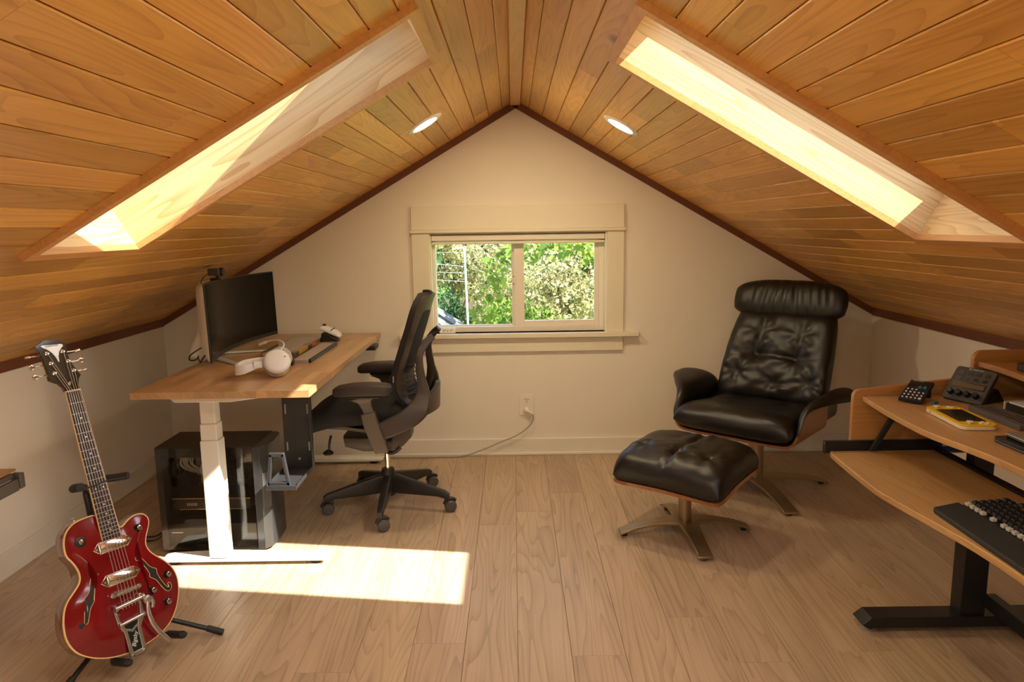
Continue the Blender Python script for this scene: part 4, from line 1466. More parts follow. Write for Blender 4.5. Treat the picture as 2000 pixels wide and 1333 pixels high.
# pickups
for vc, pts in ((.155, [(-.0617, .1545), (-.0430, .1745), (.0430, .1715), (.0618, .1530), (.0430, .1335), (-.0430, .1360)]), (.049, [(-.0646, .0490), (-.0450, .0690), (.0435, .0670), (.0622, .0480), (.0435, .0280), (-.0450, .0300)])):
    b = NB()
    z0 = .0085
    A = [G(*p, .004) for p in pts]
    loft(b, [A, [G(*p, z0) for p in pts], [G(p[0]*.985, vc+(p[1]-vc)*.97, z0+.001) for p in pts]])
    pk = obj('pickup', b, M['chrome'], gt, bevel=.0006)
    b = NB()
    R_ = [rrect(-.043, .043, vc-.0180, vc+.0165, .003), rrect(-.042, .042, vc-.0165, vc+.0150, .003)]
    loft(b, [[G(*p, z0) for p in R_[0]], [G(*p, z0+.0085) for p in R_[0]], [G(*p, z0+.0098) for p in R_[1]]])
    obj('pickup_cover', b, M['chrome'], pk, smooth=40)
    for i in range(6):
        b = NB()
        cyl(b, G(-.0265+.0106*i, vc+.001, z0+.009), G(-.0265+.0106*i, vc+.001, z0+.0108), .0024, n=12)
        obj('pole_screw', b, M['nickel'], pk)
    for sg in (-1, 1):
        b = NB()
        cyl(b, G(sg*.0515, vc-.001, z0), G(sg*.0515, vc-.001, z0+.0022), .0030, n=12)
        obj('mount_screw', b, M['nickel'], pk)
# bridge
b = NB()
R_ = rrect(-.050, .047, -.0075, .0080, .007)
loft(b, [[G(p[0], p[1]-p[0]*.03, .012) for p in R_], [G(p[0], p[1]-p[0]*.03, .0205) for p in R_]])
bg_ = obj('bridge', b, M['chrome'], gt, bevel=.001)
for i in range(6):
    b = NB()
    u_ = -.0265+.0106*i
    hexa(b, [G(u_-.0038, -.0045, .0200), G(u_+.0038, -.0045, .0200), G(u_+.0038, .0045, .0200), G(u_-.0038, .0045, .0200), G(u_-.0034, -.001, .0244), G(u_+.0034, -.001, .0244), G(u_+.0034, .001, .0244), G(u_-.0034, .001, .0244)])
    obj('saddle', b, M['nickel'], bg_)
for u_ in (-.043, .040):
    b = NB()
    cyl(b, G(u_, 0, .004), G(u_, 0, .0225), .0055, n=16)
    obj('bridge_post', b, M['nickel'], bg_)
# vibrato tailpiece: two rails, two bars, tapered frame, arm
M['cast'] = mat('cast_aluminium', (0.50, 0.47, 0.43), 0.30, metal=.9)
b = NB()
fnG = lambda a, c, h: G(a, c, h)
prism(b, [(-.049, -.037), (-.041, -.034), (-.033, -.088), (-.0335, -.105), (-.030, -.118), (-.0345, -.203), (-.0245, -.203), (-.0215, -.196), (-.0005, -.196), (.003, -.203), (.0130, -.203), (.0115, -.118), (.016, -.102), (.020, -.090), (.029, -.040), (.037, -.043), (.030, -.095), (.0265, -.107), (.0200, -.1185), (.0195, -.1950), (-.0400, -.195), (-.0380, -.118), (-.0430, -.105), (-.0435, -.090)][:10] + [(.0115, -.118), (.0175, -.104), (.0290, -.090), (.029, -.040), (.037, -.043), (.0365, -.095), (.0330, -.107), (.0235, -.120), (.0215, -.203), (.0118, -.2035), (-.0420, -.2035), (-.0400, -.120), (-.0470, -.106), (-.0480, -.090)] if False else
      [(-.052, -.040), (-.045, -.038), (-.039, -.086), (-.032, -.104), (-.027, -.118), (-.0245, -.190), (.0045, -.190), (.0060, -.118), (.0130, -.100), (.0235, -.086), (.0310, -.046), (.0385, -.046), (.0350, -.094), (.0250, -.112), (.0165, -.124), (.0160, -.203), (-.0365, -.203), (-.0365, -.122), (-.043, -.108), (-.0485, -.092)], fnG, .009, .0150)
tp = obj('vibrato_tailpiece', b, M['cast'], gt, bevel=.0012)
b = NB()
prism(b, [(-.0300, -.104), (.0160, -.100), (.0080, -.118), (.0062, -.192), (-.0265, -.192), (-.0285, -.118)], fnG, .008, .0105)
pl_ = obj('badge_plate', b, mat('badge_green_black', (0.006, 0.016, 0.010), .3), tp, smooth=0)
b = NB()
prism(b, [(-.028, -.112), (-.011, -.122), (.007, -.111), (.006, -.118), (-.011, -.130), (-.028, -.119)], fnG, .0105, .0148)
obj('badge_chevron', b, M['cast'], tp, bevel=.0006)
words('tailpiece_lettering', 'Bigsby', .0185, mat('badge_white', (0.85, 0.85, 0.80), .4), tp, basis((.38, 0, .925), (-.925, 0, .38), (0, -1, 0), G(-.0100, -.155, .0112)), .0004, shear=.35)
for (u0, v0, u1, v1, r, h) in ((-.048, -.039, .040, -.036, .0068, .024), (-.044, -.094, .033, -.090, .0055, .017)):
    b = NB()
    tube(b, [G(u0, v0, h), G(u1, v1, h)], r, 16)
    obj('roller_bar', b, M['chrome'], tp, bevel=.001)
    for uu, vv in ((u0, v0), (u1, v1)):
        b = NB()
        cyl(b, G(uu-.004, vv, h), G(uu+.004, vv, h), r*1.55, n=20)
        obj('bar_bearing', b, M['cast'], tp, bevel=.001)
for uu, vv in ((-.0415, -.060), (.0355, -.026), (-.028, -.199), (.0085, -.199)):
    b = NB()
    cyl(b, G(uu, vv, .013), G(uu, vv, .0185), .0042, n=14)
    obj('frame_screw', b, M['chrome'], tp)
b = NB()
lathe(b, [(.0135, 0), (.0145, .003), (.013, .008), (.005, .010)], G(.0505, -.0505, .024), (0, -1, 0), 20)
tube(b, [G(.0500, -.050, .030), G(.0430, -.075, .033), G(.0415, -.100, .034), (G(.0450, -.130, .036)), G(.0560, -.160, .037), G(.0700, -.185, .036), G(.0830, -.204, .034)], [(.0050, .003), (.0058, .003), (.0064, .003), (.0068, .003), (.0072, .003), (.0076, .003), (.0062, .003)], 12, 5, ref=(0, 1, 0))
arm_ = obj('vibrato_arm', b, M['cast'], tp, smooth=50)
b = NB()
tube(b, [G(.0620, -.048, .028), G(.0655, -.066, .027), G(.0600, -.082, .026)], [(.005, .004), (.006, .005), (.005, .004)], 10, 4)
obj('arm_bracket', b, M['cast'], tp)
# knobs, selector, strap button
for (u_, v_) in ((.0898, .1767), (.1431, -.0042), (.0813, -.0329), (.1201, -.0882)):
    h0 = topz(u_, v_)
    b = NB()
    lathe(b, [(.0125, 0), (.0125, .004), (.0105, .006), (.0095, .013), (.0085, .0145)], G(u_, v_, h0), (0, -1, 0), 28)
    kn = obj('control_knob', b, M['blackgloss'], gt, smooth=40)
    b = NB()
    lathe(b, [(.0082, .0142), (.0082, .0152), (.007, .0156), (.001, .0156)], G(u_, v_, h0), (0, -1, 0), 24)
    obj('knob_cap', b, M['chrome'], kn, smooth=40)
u_, v_ = -.0890, .1946
b = NB()
lathe(b, [(.0165, 0), (.0165, .002), (.0150, .0026), (.006, .0026)], G(u_, v_, topz(u_, v_)), (0, -1, 0), 28)
sp_ = obj('selector_plate', b, M['black'], gt, smooth=40)
b = NB()
lathe(b, [(.0075, .0025), (.0075, .0055), (.005, .006), (.003, .006)], G(u_, v_, topz(u_, v_)), (0, -1, 0), 20)
tube(b, [G(u_, v_, topz(u_, v_)+.005), G(u_-.004, v_+.002, topz(u_, v_)+.018)], [.0022, .0034], 10)
obj('selector_switch', b, M['chrome'], sp_, smooth=40)
b = NB()
lathe(b, [(.0035, 0), (.0035, .006), (.0075, .009), (.0075, .012), (.002, .013)], G(-.080, .2605, -.020), (-.22, 0, .97), 18)
obj('strap_button', b, M['nickel'], gt, smooth=40)

# stand: tripod, post, padded yoke and neck fork
stO = V((-1.300, 2.235, 0))
gs = thing('guitar_stand', 'black folding tripod stand holding the red guitar', 'stand', stO)
def GW(u, v, h):
    """guitar coordinates to stand-local"""
    return gO + gu*u + gv*v + gn*h - stO
hubp = V((-.020, .045, .150))
pb0 = GW(0, -.10, -.115)
ptop = GW(0, .335, -.075)
b = NB()
tube(b, [hubp+V((0.01, -.01, -.06)), pb0, ptop], .0115, 14)
post = obj('post', b, M['blackmetal'], gs)
b = NB()
lathe(b, [(.020, -.022), (.024, -.018), (.024, .018), (.020, .022)], hubp, (ptop-pb0), 20)
obj('collar', b, M['black'], gs, smooth=40)
feet = [V((-1.047, 2.357, .011))-stO, V((-1.400, 2.030, .011))-stO, V((-1.53, 2.46, .011))-stO]
for f_ in feet:
    b = NB()
    tube(b, [hubp+V((0, 0, -.01)), hubp+(f_-hubp)*.25+V((0, 0, -.005)), f_], .0085, 12)
    lg = obj('leg', b, M['blackmetal'], gs)
    b = NB()
    d = (f_-hubp).normalized()
    tube(b, [f_-d*.045, f_+d*.012], .0112, 12)
    obj('rubber_foot', b, M['rubber'], lg, bevel=.002)
# lower yoke: cross tube behind the body and two padded arms under it
ybk = -.080
for sg, uu in ((-1, -.0553), (1, .1300)):
    b = NB()
    tube(b, [pb0*.5+hubp*.5, GW(uu*.8, -.190, ybk), GW(uu, -.2035, -.060), GW(uu, -.2050, .018)], .0065, 10, 4)
    yk = obj('yoke_arm', b, M['blackmetal'], gs)
    b = NB()
    tube(b, [GW(uu, -.2065, -.058), GW(uu, -.2085, .022), GW(uu, -.2050, .034)], .0125, 12, 4)
    obj('foam_sleeve', b, M['rubber'], yk, bevel=.002)
# neck fork
fk = NB()
tube(fk, [ptop, GW(-.010, .352, -.055), GW(-.048, .358, -.040), GW(-.056, .3600, -.015), GW(-.054, .3585, .020)], [.010, .011, .0125, .014, .014], 12, 5)
f1 = obj('neck_fork', fk, M['rubber'], gs)
fk = NB()
tube(fk, [ptop, GW(.010, .352, -.055), GW(.040, .362, -.040), GW(.068, .357, -.015), GW(.096, .352, .020)], [.010, .011, .0125, .0125, .0125], 12, 5)
obj('neck_fork', fk, M['rubber'], gs)
fk = NB()
tube(fk, [GW(-.052, .356, .020), GW(-.02, .3505, .0225), GW(.03, .356, .0225), GW(.060, .3515, .022), GW(.088, .349, .022)], .0028, 8, 5)
obj('safety_strap', fk, M['rubber'], gs)
# ---------------------------------------------------------------- lounge chair and its ottoman
M['leather'] = mat('black_leather', (0.008, 0.0065, 0.0055), 0.36, spec=0.55, bump=.22, bscale=420)
M['leatherd'] = M['leather']
M['shell'] = wood('walnut_shell', (0.20, 0.066, 0.018), (0.40, 0.155, 0.045), 'y', 'Object', 0.30, fine=.8, coat=.4)
M['gold'] = mat('champagne_metal', (0.40, 0.305, 0.18), 0.36, metal=.85)
LR = radians(-42)
def star_base(parent, R, hub_h, col_r, col_top, rot, w0=.036, w1=.023):
    b = NB()
    cyl(b, (0, 0, .056), (0, 0, .066), .052, .050, n=32)
    cyl(b, (0, 0, .060), (0, 0, col_top), col_r, n=32)
    column = obj('column', b, M['gold'], parent, bevel=.002)
    for k in range(4):
        a = rot+pi/2*k
        d, s = V((cos(a), sin(a), 0)), V((-sin(a), cos(a), 0))
        R_ = []
        for t in range(13):
            q = t/12
            r = .018+q*(R-.018)
            w = w0*(1-q)**2.2*.9+w1+(.010*q)
            z = .062-.046*q**2.3
            h = .0075-.002*q
            R_.append([d*r+s*(w*x_)+V((0, 0, z+h*z_)) for x_, z_ in ((1, 1), (-1, 1), (-1, -1), (1, -1))])
        loft(b := NB(), R_)
        lg = obj('base_leg', b, M['gold'], parent, bevel=.002, smooth=45)
        b = NB()
        cyl(b, d*(R-.022), d*(R-.022)+V((0, 0, .012)), .013, n=16)
        obj('glide', b, M['rubber'], lg)
    return column

lc = thing('lounge_chair', 'black leather lounge chair with curved wooden shell in the right corner', 'armchair', (1.27, 3.72, 0), LR)
star_base(lc, .40, .06, .040, .255, radians(7)-LR, .036, .026)
b = NB()
cyl(b, (0, 0, .25), (0, 0, .262), .034, n=24)
cyl(b, (0, 0, .26), (0, 0, .315), .016, n=20)
obj('swivel_neck', b, M['black'], lc)
b = NB()
box(b, -.12, .12, -.12, .12, .306, .318)
obj('mount_plate', b, M['black'], lc, bevel=.003)
def wr(u, v, k=1.0, seed=0.0):
    """fine leather creases"""
    return k*(noise.noise(V((u*2.2+seed, v*2.2, seed)))*.006 + noise.noise(V((u*6+seed, v*6, 3+seed)))*.0022)
def dimple(u, v, cu_, cv_, r=.16, dep=.020, rays=8, ph=0.0):
    du, dv = u-cu_, v-cv_
    d = sqrt(du*du+dv*dv)
    a = atan2(dv, du)
    g = -dep*exp(-(d/r)**2*1.8)
    g += .0034*cos(rays*a+ph)*exp(-((d-r*1.1)/(r*1.1))**2)*(1 if d > .02 else 0)
    return g
# seat cushion
def seat_mid(u, v):
    x = u*(.296+.022*max(0, min(1, -v*2-.9)))*(1-.05*abs(v)**6)
    y = -.050+v*.305*(1-.05*abs(u)**6)
    z = .400-.020*v+.012*v*v-.05*max(0, -v-.55)**2*3
    return V((x, y, z))
b = NB()
pillow(b, 44, 40, seat_mid, V((0, -.05, 1)), .074, .056, p=9, q=.46,
       dent=lambda u, v: wr(u, v, 1.0, 4)+dimple(u, v, -.42, .25, .22, .010)+dimple(u, v, .40, .30, .22, .010)-.010*exp(-(u/.5)**2-((v-.9)/.4)**2)+.003*sin(9*u+4*v)*exp(-((v-.45)/.35)**2))
obj('seat_cushion', b, M['leather'], lc, smooth=80)
# back cushion
BB0, BB1 = V((0, .195, .430)), V((0, .395, .905))
bdir = (BB1-BB0).normalized()
bnrm = V((0, -bdir.z, bdir.y))
def back_mid(u, v):
    t = (v+1)/2
    w = (.300-.030*t+.010*sin(pi*t))*(1-.04*abs(v)**6)
    p = BB0+(BB1-BB0)*t
    return V((u*w, p.y-.055*u*u*(1-.5*t)-.012*sin(pi*t), p.z))
bt = [(-.42, -.02), (.36, -.06), (-.66, -.46), (.02, -.62), (.66, -.52), (-.36, .46), (.40, .44)]
def back_dent(u, v):
    z = wr(u, v, .8, 9)
    for i, (cu_, cv_) in enumerate(bt[:5]):
        z += dimple(u, v, cu_, cv_, .26 if i < 2 else .17, .026 if i < 2 else .018, 7, i*1.3)
    for (cu_, cv_) in bt[5:]:
        z += dimple(u, v, cu_, cv_, .18, .007, 6, .4)
    # seam between the two main buttons
    if -.42 < u < .36:
        z += -.014*exp(-((v+.02+.04*(u+.42)/.78)/.055)**2)
    # pleats running up from the buttons
    for cu_, s_ in ((-.42, .10), (-.05, -.12), (.36, .15)):
        if v > -.02:
            z += -.007*exp(-((u-cu_-s_*(v))/.05)**2)*exp(-(v/.75)**2)
    z += .004*sin(10*u+3*sin(4*v))*exp(-((v+.75)/.22)**2)
    return z
b = NB()
pillow(b, 60, 64, back_mid, bnrm, .078, .035, p=9, q=.46, dent=back_dent)
obj('back_cushion', b, M['leather'], lc, smooth=80)
# wooden back shell and seat shell
b = NB()
sheet(b, 20, 20, lambda u, v: (lambda p: V((p.x*.93, p.y+.050, p.z)))(back_mid(2*u-1, 2*v*.93-1)), .013)
obj('back_shell', b, M['shell'], lc, smooth=50)
# headrest bolster with pleats
b = NB()
rings = []
H0 = V((0, .390, .972))
hd = V((0, .30, .95)).normalized()
hn = V((0, -hd.z, hd.y))
nh = 56
for i in range(nh+1):
    s = -1+2*i/nh
    e = max(0.0, 1-abs(s)**3.3)**.5
    ring = []
    for k in range(26):
        a = 2*pi*k/26
        ra, rb = .112*(.32+.68*e) if abs(s) < 1 else .02, .066*e+.004
        ca, sa = cos(a), sin(a)
        q = abs(ca)**.8*(1 if ca > 0 else -1), abs(sa)**.8*(1 if sa > 0 else -1)
        pleat = 0
        for pc_ in (-.62, -.40, -.22, -.04, .14, .30, .44, .60, .74):
            pleat -= (.010 if pc_ < .2 else .007)*exp(-((s-pc_-.05*q[0]*(1 if pc_ < 0 else -1)-.02*sin(5*pc_))/.022)**2)
        f = (1 if sa > -.2 else .2)
        pt = H0 + V((s*.312, .0-.028*s*s*1.0, 0)) + hd*(q[0]*ra) + hn*(q[1]*rb*(1.0)+pleat*max(0, sa)*f+.004*noise.noise(V((s*5, a, 2)))*e)
        ring.append(pt)
    rings.append(ring)
loft(b, rings)
obj('headrest', b, M['leather'], lc, smooth=80)
# one bent wood shell: under the seat, up the sides and flared out into wings; leather pads inside the wings
#       x     z     y front  y rear  pad rear
SEC = [(.000, .330, -.285, .220, .22), (.215, .331, -.290, .200, .22), (.300, .350, -.295, .130, .21), (.332, .420, -.280, .080, .21),
       (.338, .484, -.245, .060, .20), (.360, .521, -.200, .080, .17), (.415, .541, -.125, .090, .12), (.475, .548, -.030, .030, .035)]
def sec(v):
    q = v*(len(SEC)-1)
    i = min(int(q), len(SEC)-2)
    t = q-i
    p0, p1, p2, p3 = SEC[max(i-1, 0)], SEC[i], SEC[i+1], SEC[min(i+2, len(SEC)-1)]
    return [0.5*((2*p1[k])+(p2[k]-p0[k])*t+(2*p0[k]-5*p1[k]+4*p2[k]-p3[k])*t*t+(3*p1[k]-p0[k]-3*p2[k]+p3[k])*t**3) for k in range(5)]
def shell_pt(u, v):
    s = 2*v-1
    x, z, y0, y1, pr = sec(abs(s))
    return V((x if s > 0 else -x, y0+(y1-y0)*u, z+.012*u*abs(s)))
b = NB()
sheet(b, 20, 96, shell_pt, .012, flip=True)
sh_ = obj('seat_shell', b, M['shell'], lc, smooth=50)
for sg in (-1, 1):
    def pad_pt(u, v, sg=sg):
        vv = .395+.610*v
        x, z, y0, y1, pr = sec(min(1, vv))
        x += max(0, vv-1)*.5
        return V((sg*(x-.001), y0-.006+(pr-y0+.010)*u, z+.012*u*vv+.001))
    b = NB()
    sheet(b, 26, 34, pad_pt, .040, flip=(sg > 0), thf=lambda u, v: .30+.70*(max(0, 1-abs(2*u-1)**6)*max(0, 1-abs(2*v-1)**8))**.5)
    obj('arm_pad', b, M['leather'], lc, smooth=60)

ot = thing('ottoman', 'black leather ottoman on a four star metal base in front of the lounge chair', 'footstool', (.766, 3.16, 0), radians(-40))
star_base(ot, .300, .06, .029, .262, radians(4)-radians(-40), .034, .022)
b = NB()
box(b, -.09, .09, -.09, .09, .256, .268)
obj('mount_plate', b, M['black'], ot, bevel=.003)
def ott_mid(u, v):
    # dished across its depth: the two long edges roll down
    return V((u*.270*(1-.06*abs(v)**6), v*.222*(1-.06*abs(u)**6), .345+.018*v*.9-.055*max(0, -v-.2)**1.8-.030*max(0, v-.3)**1.8-.012*u*u))
def ott_dent(u, v):
    z = wr(u, v, 1.2, 21)
    for (cu_, cv_) in ((-.62, -.30), (.56, -.36)):
        z += dimple(u, v, cu_, cv_, .13, .020, 6, .7)
    z += dimple(u, v, .0, -.30, .16, .026, 5, .2)
    for (c0, s_, a_, v0, v1) in ((0.0, .05, .016, -.9, -.1), (-.05, .16, .010, -.2, 1), (.12, -.10, .009, .0, 1), (.30, -.22, .006, .1, 1), (-.28, .1, .007, .3, 1)):
        m = exp(-((v-(v0+v1)/2)/((v1-v0)/2))**4)
        z -= a_*exp(-((u-c0-s_*(v+.3))/.045)**2)*m
        z += a_*.5*exp(-((u-c0-s_*(v+.3)-.09)/.06)**2)*m
    return z
b = NB()
pillow(b, 56, 44, ott_mid, V((0, -.08, 1)), .078, .050, p=9, q=.46, dent=ott_dent)
obj('cushion', b, M['leather'], ot, smooth=80)
b = NB()
sheet(b, 24, 18, lambda u, v: (lambda p: V((p.x*.995, p.y*.995, p.z-.030-.030*(max(0, 1-abs(2*u-1)**5)*max(0, 1-abs(2*v-1)**5))+.006)))(ott_mid(2*u-1, 2*v-1)), .014, flip=True)
obj('shell', b, M['shell'], ot, smooth=50)

# ---------------------------------------------------------------- right desk with keyboard tray and raised shelf
M['deskwood'] = wood('desk_oak', (0.36, 0.178, 0.058), (0.60, 0.355, 0.145), 'y', 'Object', 0.36, fine=.8, ring=.5)
M['deskedge'] = wood('desk_edge', (0.52, 0.25, 0.075), (0.68, 0.36, 0.13), 'y', 'Object', 0.4)
M['deskwoodx'] = wood('desk_oak_crosswise', (0.32, 0.135, 0.036), (0.52, 0.255, 0.082), 'x', 'Object', 0.36, fine=.8)
rO = V((1.62, 1.83, 0))
rd = thing('studio_desk', 'oak veneer desk on black metal legs with keyboard tray and shelf at the right edge', 'desk', rO)
RZ = .780
def rslab(name, front, xback, y0, y1, z0, z1, m, par=rd, edge=True):
    """front: list of (x, y) from far to near"""
    poly = [(xback-rO.x, y1-rO.y)] + [(p[0]-rO.x, p[1]-rO.y) for p in front] + [(xback-rO.x, y0-rO.y)]
    b = NB()
    prism(b, poly, lambda a, c, h: (a, c, h), z0, z1)
    o = obj(name, b, m, par, bevel=.0025, smooth=30)
    return o
def smooth2(pts, k=8):
    return [(q.x, q.y) for q in smooth_path([(p[0], p[1], 0) for p in pts], k)]
top_front = smooth2([(1.243, 2.545), (1.226, 2.36), (1.217, 2.14), (1.228, 2.03), (1.248, 1.93), (1.262, 1.80), (1.262, 1.55), (1.240, 1.40), (1.220, 1.28), (1.226, 1.18)])
rslab('desktop', top_front, 1.95, 1.13, 2.545, RZ-.019, RZ, M['deskwood'])
tray_front = smooth2([(1.150, 2.528), (1.128, 2.515), (1.116, 2.36), (1.108, 2.16), (1.116, 2.06), (1.136, 1.92), (1.160, 1.75), (1.166, 1.60), (1.160, 1.45), (1.130, 1.28), (1.115, 1.18)])
TZ = .582
rslab('keyboard_tray', tray_front, 1.505, 1.13, 2.528, TZ-.020, TZ, M['deskwood'])
def rb_(name, boxes, m, bev=.002, par=rd):
    b = NB()
    for (x0, x1, y0, y1, z0, z1) in boxes:
        box(b, x0-rO.x, x1-rO.x, y0-rO.y, y1-rO.y, z0, z1)
    return obj(name, b, m, par, bevel=bev)
rl = rb_('tray_rail', [(1.118, 1.535, 2.530, 2.534, .574, .616), (1.118, 1.535, 2.530, 2.546, .613, .617), (1.112, 1.118, 2.526, 2.547, .572, .618), (1.118, 1.535, 2.530, 2.546, .574, .578)], M['blackmetal'], .001)
rb_('rail_screw', [(1.1115, 1.1125, 2.532, 2.538, .607, .613)], M['nickel'], 0, rl)
rb_('tray_beam', [(1.506, 1.532, 1.15, 2.530, .562, .589)], M['blackmetal'], .003)
b = NB()
hexa(b, [V(p)-rO for p in ((1.262, 2.500, .590), (1.282, 2.500, .590), (1.282, 2.512, .590), (1.262, 2.512, .590), (1.355, 2.500, .7615), (1.377, 2.500, .7615), (1.377, 2.512, .7615), (1.355, 2.512, .7615))])
obj('strut', b, M['blackmetal'], rd, bevel=.001)
# end panel with sloping rounded top and the shelf's own end panel
ep = [(1.213, .562), (1.213, .772)] + arc2(1.241, .775, .028, 180, 98, 6) + [(1.30, .809), (1.45, .824), (1.60, .840), (1.634, .848), (1.634, .905)] + arc2(1.666, .906, .032, 180, 90, 6) + [(1.95, .938), (1.95, .562)]
for y0, y1 in ((2.5465, 2.566), (1.098, 1.118)):
    b = NB()
    prism(b, ep, lambda a, c, h: (a-rO.x, h-rO.y, c), y0, y1)
    obj('end_panel', b, M['deskwoodx'], rd, bevel=.0015, smooth=25)
rb_('back_panel', [(1.95, 1.966, 1.098, 2.566, .740, .938)], M['deskwood'])
shf = smooth2([(1.648, 2.545), (1.652, 2.45), (1.640, 2.32), (1.620, 2.20), (1.618, 2.0), (1.625, 1.80), (1.625, 1.6), (1.612, 1.4), (1.640, 1.18)])
rslab('shelf', shf, 1.95, 1.13, 2.545, .880, .900, M['deskwoodx'])
for (yc, nm) in ((2.345, 0), (1.315, 1)):
    lg = rb_('leg', [(1.518, 1.603, yc-.022, yc+.040, .052, .40)], M['blackmetal'], .003)
    rb_('inner_column', [(1.527, 1.594, yc-.016, yc+.034, .40, .7615)], M['blackmetal'], .003, lg)
    b = NB()
    prism(b, [(1.178, .030), (1.210, .056), (1.93, .056), (1.962, .030), (1.962, .012), (1.93, .018), (1.225, .018), (1.205, .012)], lambda a, c, h: (a-rO.x, h-rO.y, c), yc-.034, yc+.042)
    obj('foot', b, M['blackmetal'], lg, bevel=.002, smooth=20)
    for px in (1.215, 1.925):
        b = NB()
        cyl(b, V((px, yc+.004, 0))-rO, V((px, yc+.004, .016))-rO, .026, .024, n=24)
        obj('glide', b, M['greyplastic'], lg)
rb_('crossbar', [(1.596, 1.632, 1.337, 2.323, .085, .135)], M['blackmetal'], .002)

# dark blue pouch hanging below the desktop
b = NB()
sheet(b, 10, 8, lambda u, v: (1.512+.150*u, 2.544-.004*sin(pi*u), .575+.185*v), .018, thf=lambda u, v: .4+.6*sin(pi*u)*(1-.4*v))
pch = obj('fabric_pouch', b, mat('navy_fabric', (0.018, 0.055, 0.20), .7), None, smooth=60)
tag(pch, 'dark blue fabric pouch hanging under the oak desk top', 'pouch')
b = NB()
box(b, 1.530, 1.556, 2.5185, 2.5205, .598, .610)
obj('care_label', b, M['whiteplastic'], pch, smooth=0)

# pocket synthesiser calculator
def oriented(name, label, cat, o, ex, lift, group=None):
    """thing whose local x follows ex on the table"""
    return thing(name, label, cat, o, atan2(ex[1], ex[0]), group)
ca = oriented('pocket_calculator', 'small black pocket calculator with white buttons on the oak desk', 'calculator', (1.395, 2.468, RZ), (.05, -.053), 0)
TL = Matrix.Rotation(radians(21), 4, 'X')
def tilt(o):
    for c in o.children:
        pass
CT = Matrix.Translation((0, -.064, .004)) @ TL
b = NB()
box(b, -.037, .037, 0, .128, 0, .012, CT)
cb = obj('case', b, mat('calculator_black', (0.012, 0.013, 0.022), .45), ca, bevel=.001)
b = NB()
box(b, -.030, .030, .090, .118, .0121, .0135, CT)
obj('display', b, M['blackgloss'], ca, smooth=0)
for r_ in range(4):
    for c_ in range(5):
        if r_ == 3 and c_ > 2:
            continue
        big = (r_ == 0 and c_ == 4)
        b = NB()
        cyl(b, CT @ V((-.027+.0135*c_, .012+.018*r_, .012)), CT @ V((-.027+.0135*c_, .012+.018*r_, .0145)), .0048 if big else .0030, n=12)
        obj('button', b, M['whiteplastic'], ca)
for k in range(2):
    b = NB()
    cyl(b, CT @ V((.008+.016*k, .078, .012)), CT @ V((.008+.016*k, .078, .019)), .0058, n=16)
    obj('dial', b, mat('teal_dial', (0.03, 0.20, 0.24), .4), ca)
b = NB()
box(b, -.030, .030, .0, .006, .004, .050, Matrix.Translation((0, .045, 0)))
obj('stand_flap', b, M['black'], ca, bevel=.001)
words('printed_lettering', 'pocket operator', .0052, M['whiteplastic'], ca, CT @ Matrix.Translation((-.028, .1225, .0122)), .0001, 'LEFT')
b = NB()
box(b, -.016, .016, -.008, .008, 0, .006)
box(b, -.010, .010, -.006, .006, .006, .009)
dg_ = obj('memory_card', b, mat('teal_chip', (0.10, 0.20, 0.21), .4), None, bevel=.001)
dg_.location = (1.428, 2.418, RZ)
dg_.rotation_euler = (0, 0, .6)
tag(dg_, 'tiny teal memory card between the calculator and the yellow game console', 'memory card')

# stream controller with keys, strip display and dials on a tilted stand
ex = V((.055, -.129, 0)).normalized()
sk = oriented('control_deck', 'black tilted control deck with eight keys and four dials on the oak desk', 'controller', (1.580, 2.452, RZ), (ex.x, ex.y), 0)
KT = Matrix.Translation((0, -.060, .004)) @ Matrix.Rotation(radians(54), 4, 'X') @ Matrix.Diagonal((1, .93, 1, 1))
M['deck'] = mat('deck_black', (0.035, 0.028, 0.029), .42)
b = NB()
prism(b, rrect(-.072, .072, 0, .140, .012), lambda a, c, h: KT @ V((a, c, h)), -.010, .004)
dk_ = obj('panel', b, M['deck'], sk, bevel=.002)
b = NB()
hexa(b, [(-.055, -.03, 0), (.055, -.03, 0), (.055, .085, 0), (-.055, .085, 0), (-.050, -.035, .018), (.050, -.035, .018), (.050, .055, .045), (-.050, .055, .045)])
obj('stand', b, M['black'], sk, bevel=.003)
for r_ in range(2):
    for c_ in range(4):
        b = NB()
        cx_, cy_ = -.0465+.031*c_, .092+.024*r_
        prism(b, rrect(cx_-.0095, cx_+.0095, cy_-.0085, cy_+.0085, .0025, 3), lambda a, c, h: KT @ V((a, c, h)), .003, .0052)
        k_ = obj('key', b, mat('key_rim', (0.09, 0.075, 0.055), .3), dk_, smooth=0)
        b = NB()
        prism(b, rrect(cx_-.0085, cx_+.0085, cy_-.0075, cy_+.0075, .002, 3), lambda a, c, h: KT @ V((a, c, h)), .0052, .0056)
        obj('key_face', b, M['blackgloss'], k_, smooth=0) if False else bpy.data.objects.remove(obj('key_face', b, M['blackgloss'], dk_, smooth=0)) if False else obj('key_face', b, M['blackgloss'], dk_, smooth=0)
b = NB()
box(b, -.061, .061, .052, .078, .0035, .0045, KT)
obj('strip_frame', b, M['blackgloss'], dk_, smooth=0)
b = NB()
box(b, -.055, .055, .056, .074, .0045, .0050, KT)
obj('strip_display', b, mat('strip_display', (0.095, 0.052, 0.014), .25), dk_, smooth=0)
b = NB()
prism(b, rrect(-.061, .061, .012, .044, .006), lambda a, c, h: KT @ V((a, c, h)), .0035, .0046)
obj('dial_recess', b, M['darkgrey'], dk_, smooth=0)
